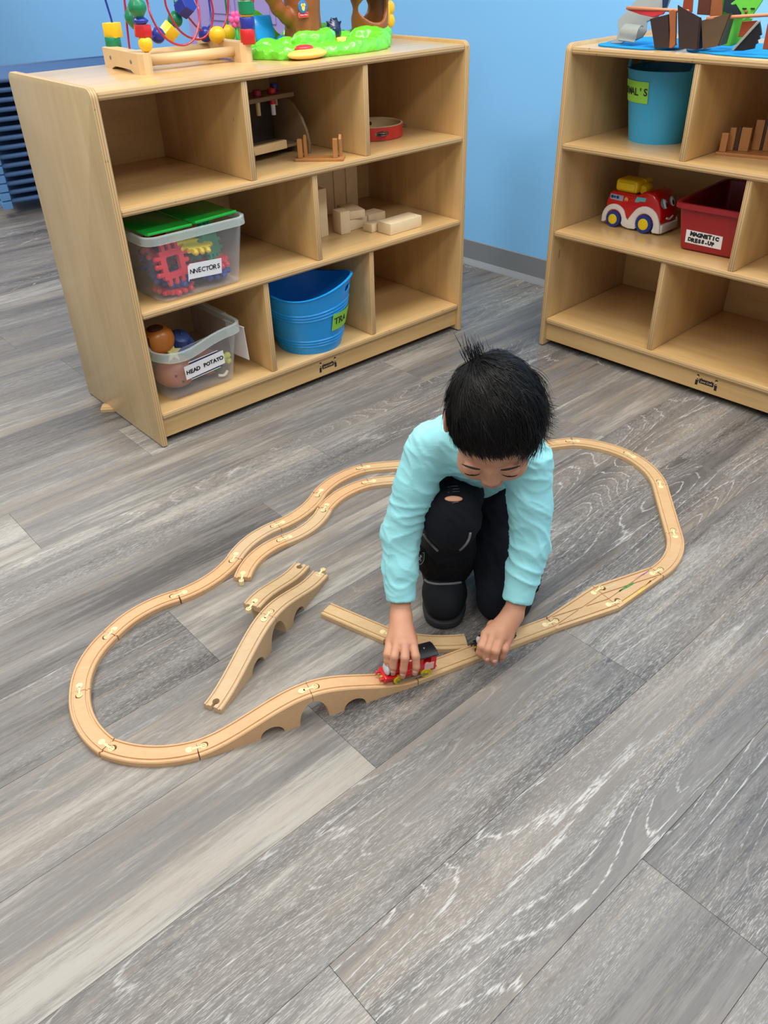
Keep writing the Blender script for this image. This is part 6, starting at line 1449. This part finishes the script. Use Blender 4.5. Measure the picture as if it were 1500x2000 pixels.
for i in range(NS):
    z = 1 - 2 * (i + 0.5) / NS; r = math.sqrt(1 - z * z); u = Vector((r * math.cos(ga * i), r * math.sin(ga * i), z))
    root = CC + Vector((u.x * CR.x, u.y * CR.y, u.z * CR.z)) * 0.985
    if root.y * 0.62 - root.z * 0.78 > 0.0409 - 0.0413 - 0.003: continue                 # face
    if root.z < -0.050: continue
    if root.x > 0.056 and abs(root.y + 0.0) < 0.026 and root.z < 0.006: continue      # ears
    nrm = Vector((u.x / CR.x, u.y / CR.y, u.z / CR.z)).normalized()
    d = (u - whorl); d = (d - nrm * d.dot(nrm)); near = u.dot(whorl); d = d.normalized() if d.length > 1e-4 else Vector((1, 0, 0))
    cl = Vector((noise.noise(u * 7), noise.noise(u * 7 + Vector((9, 0, 0))), noise.noise(u * 7 + Vector((0, 9, 0)))))
    tw = nrm.cross(d); d = (d + tw * (0.35 if near > 0.6 else 0.10) + cl * 0.75 + Vector((rg.gauss(0, 1), rg.gauss(0, 1), rg.gauss(0, 1))) * 0.10).normalized()
    top = u.z > 0.15 or (u.y > 0.3)
    L = rg.uniform(0.034, 0.058) if top else rg.uniform(0.022, 0.036)
    if u.x > 0.62 and u.z < 0.35: L = rg.uniform(0.010, 0.018)                          # clipped side by the visible ear
    if u.x < -0.55 and u.z < 0.5: L = rg.uniform(0.045, 0.080)                          # long side at the picture's right
    if u.y > 0.45 and u.z > 0.1: L = rg.uniform(0.016, 0.032)
    lift = 0.08 + (0.12 if u.x < -0.5 else 0) + 0.12 * noise.noise(u * 5 + Vector((3, 3, 3))) + (0.30 if near > 0.97 else 0)
    strand(root, nrm, d, L, max(0.0, lift), 0.09, curl=0.05, hug=0.72 - 0.5 * rg.random() ** 2); made += 1
# the cowlick and the loose ends
wr = CC + Vector((whorl.x * CR.x, whorl.y * CR.y, whorl.z * CR.z)); wn = Vector((whorl.x / CR.x, whorl.y / CR.y, whorl.z / CR.z)).normalized()
upl = HR.transposed() @ (UP * 0.8 - RT * 0.2 - FW * 0.3).normalized()
for k in range(200):
    o_ = Vector((rg.gauss(0, 1), rg.gauss(0, 1), rg.gauss(0, 1))) * 0.0095
    strand(wr + o_, wn, (upl + Vector((rg.gauss(0, 1), rg.gauss(0, 1), rg.gauss(0, 1))) * 0.22).normalized(), rg.uniform(0.014, 0.030), 0.25, -0.01, w=0.0005)
rl = HR.transposed() @ (RT * 0.9 - UP * 0.25)
for k in range(420):
    a = rg.uniform(-0.9, 1.0); u = Vector((-0.86, -0.20 + 0.5 * a, -0.05 - 0.35 * abs(a))).normalized(); root = CC + Vector((u.x * CR.x, u.y * CR.y, u.z * CR.z))
    strand(root, u, (rl * 0.7 + gl_ * 0.6 + Vector((rg.gauss(0, 1), rg.gauss(0, 1), rg.gauss(0, 1))) * 0.16).normalized(), rg.uniform(0.028, 0.052), 0.2, 0.02 if k % 2 else -0.06, w=0.00045, curl=0.05)
for k in range(1500):                                               # long loose side and fringe at the picture's right
    u = Vector((rg.uniform(-0.95, -0.25), rg.uniform(-0.15, 0.75), rg.uniform(-0.15, 0.45))).normalized()
    if u.y * CR.y * 0.62 - u.z * CR.z * 0.78 > 0.012: continue
    root = CC + Vector((u.x * CR.x, u.y * CR.y, u.z * CR.z)); nrm = Vector((u.x / CR.x, u.y / CR.y, u.z / CR.z)).normalized()
    cl = Vector((noise.noise(u * 9), noise.noise(u * 9 + Vector((7, 0, 0))), noise.noise(u * 9 + Vector((0, 7, 0)))))
    d = u - whorl; d = (d - nrm * d.dot(nrm)).normalized(); d = (d + cl * 0.9 + Vector((-0.25, 0, 0))).normalized()
    strand(root, nrm, d, rg.uniform(0.030, 0.058), 0.22 + 0.2 * rg.random(), 0.06, seg=8, w=0.00048, curl=0.07, hug=0.35)
me = bpy.data.meshes.new('hair_strands'); me.from_pydata(V, [], Fc); me.polygons.foreach_set('use_smooth', [True] * len(Fc)); me.update()
hs_ = obj('hair_strands', me, M_HAIR, hair)
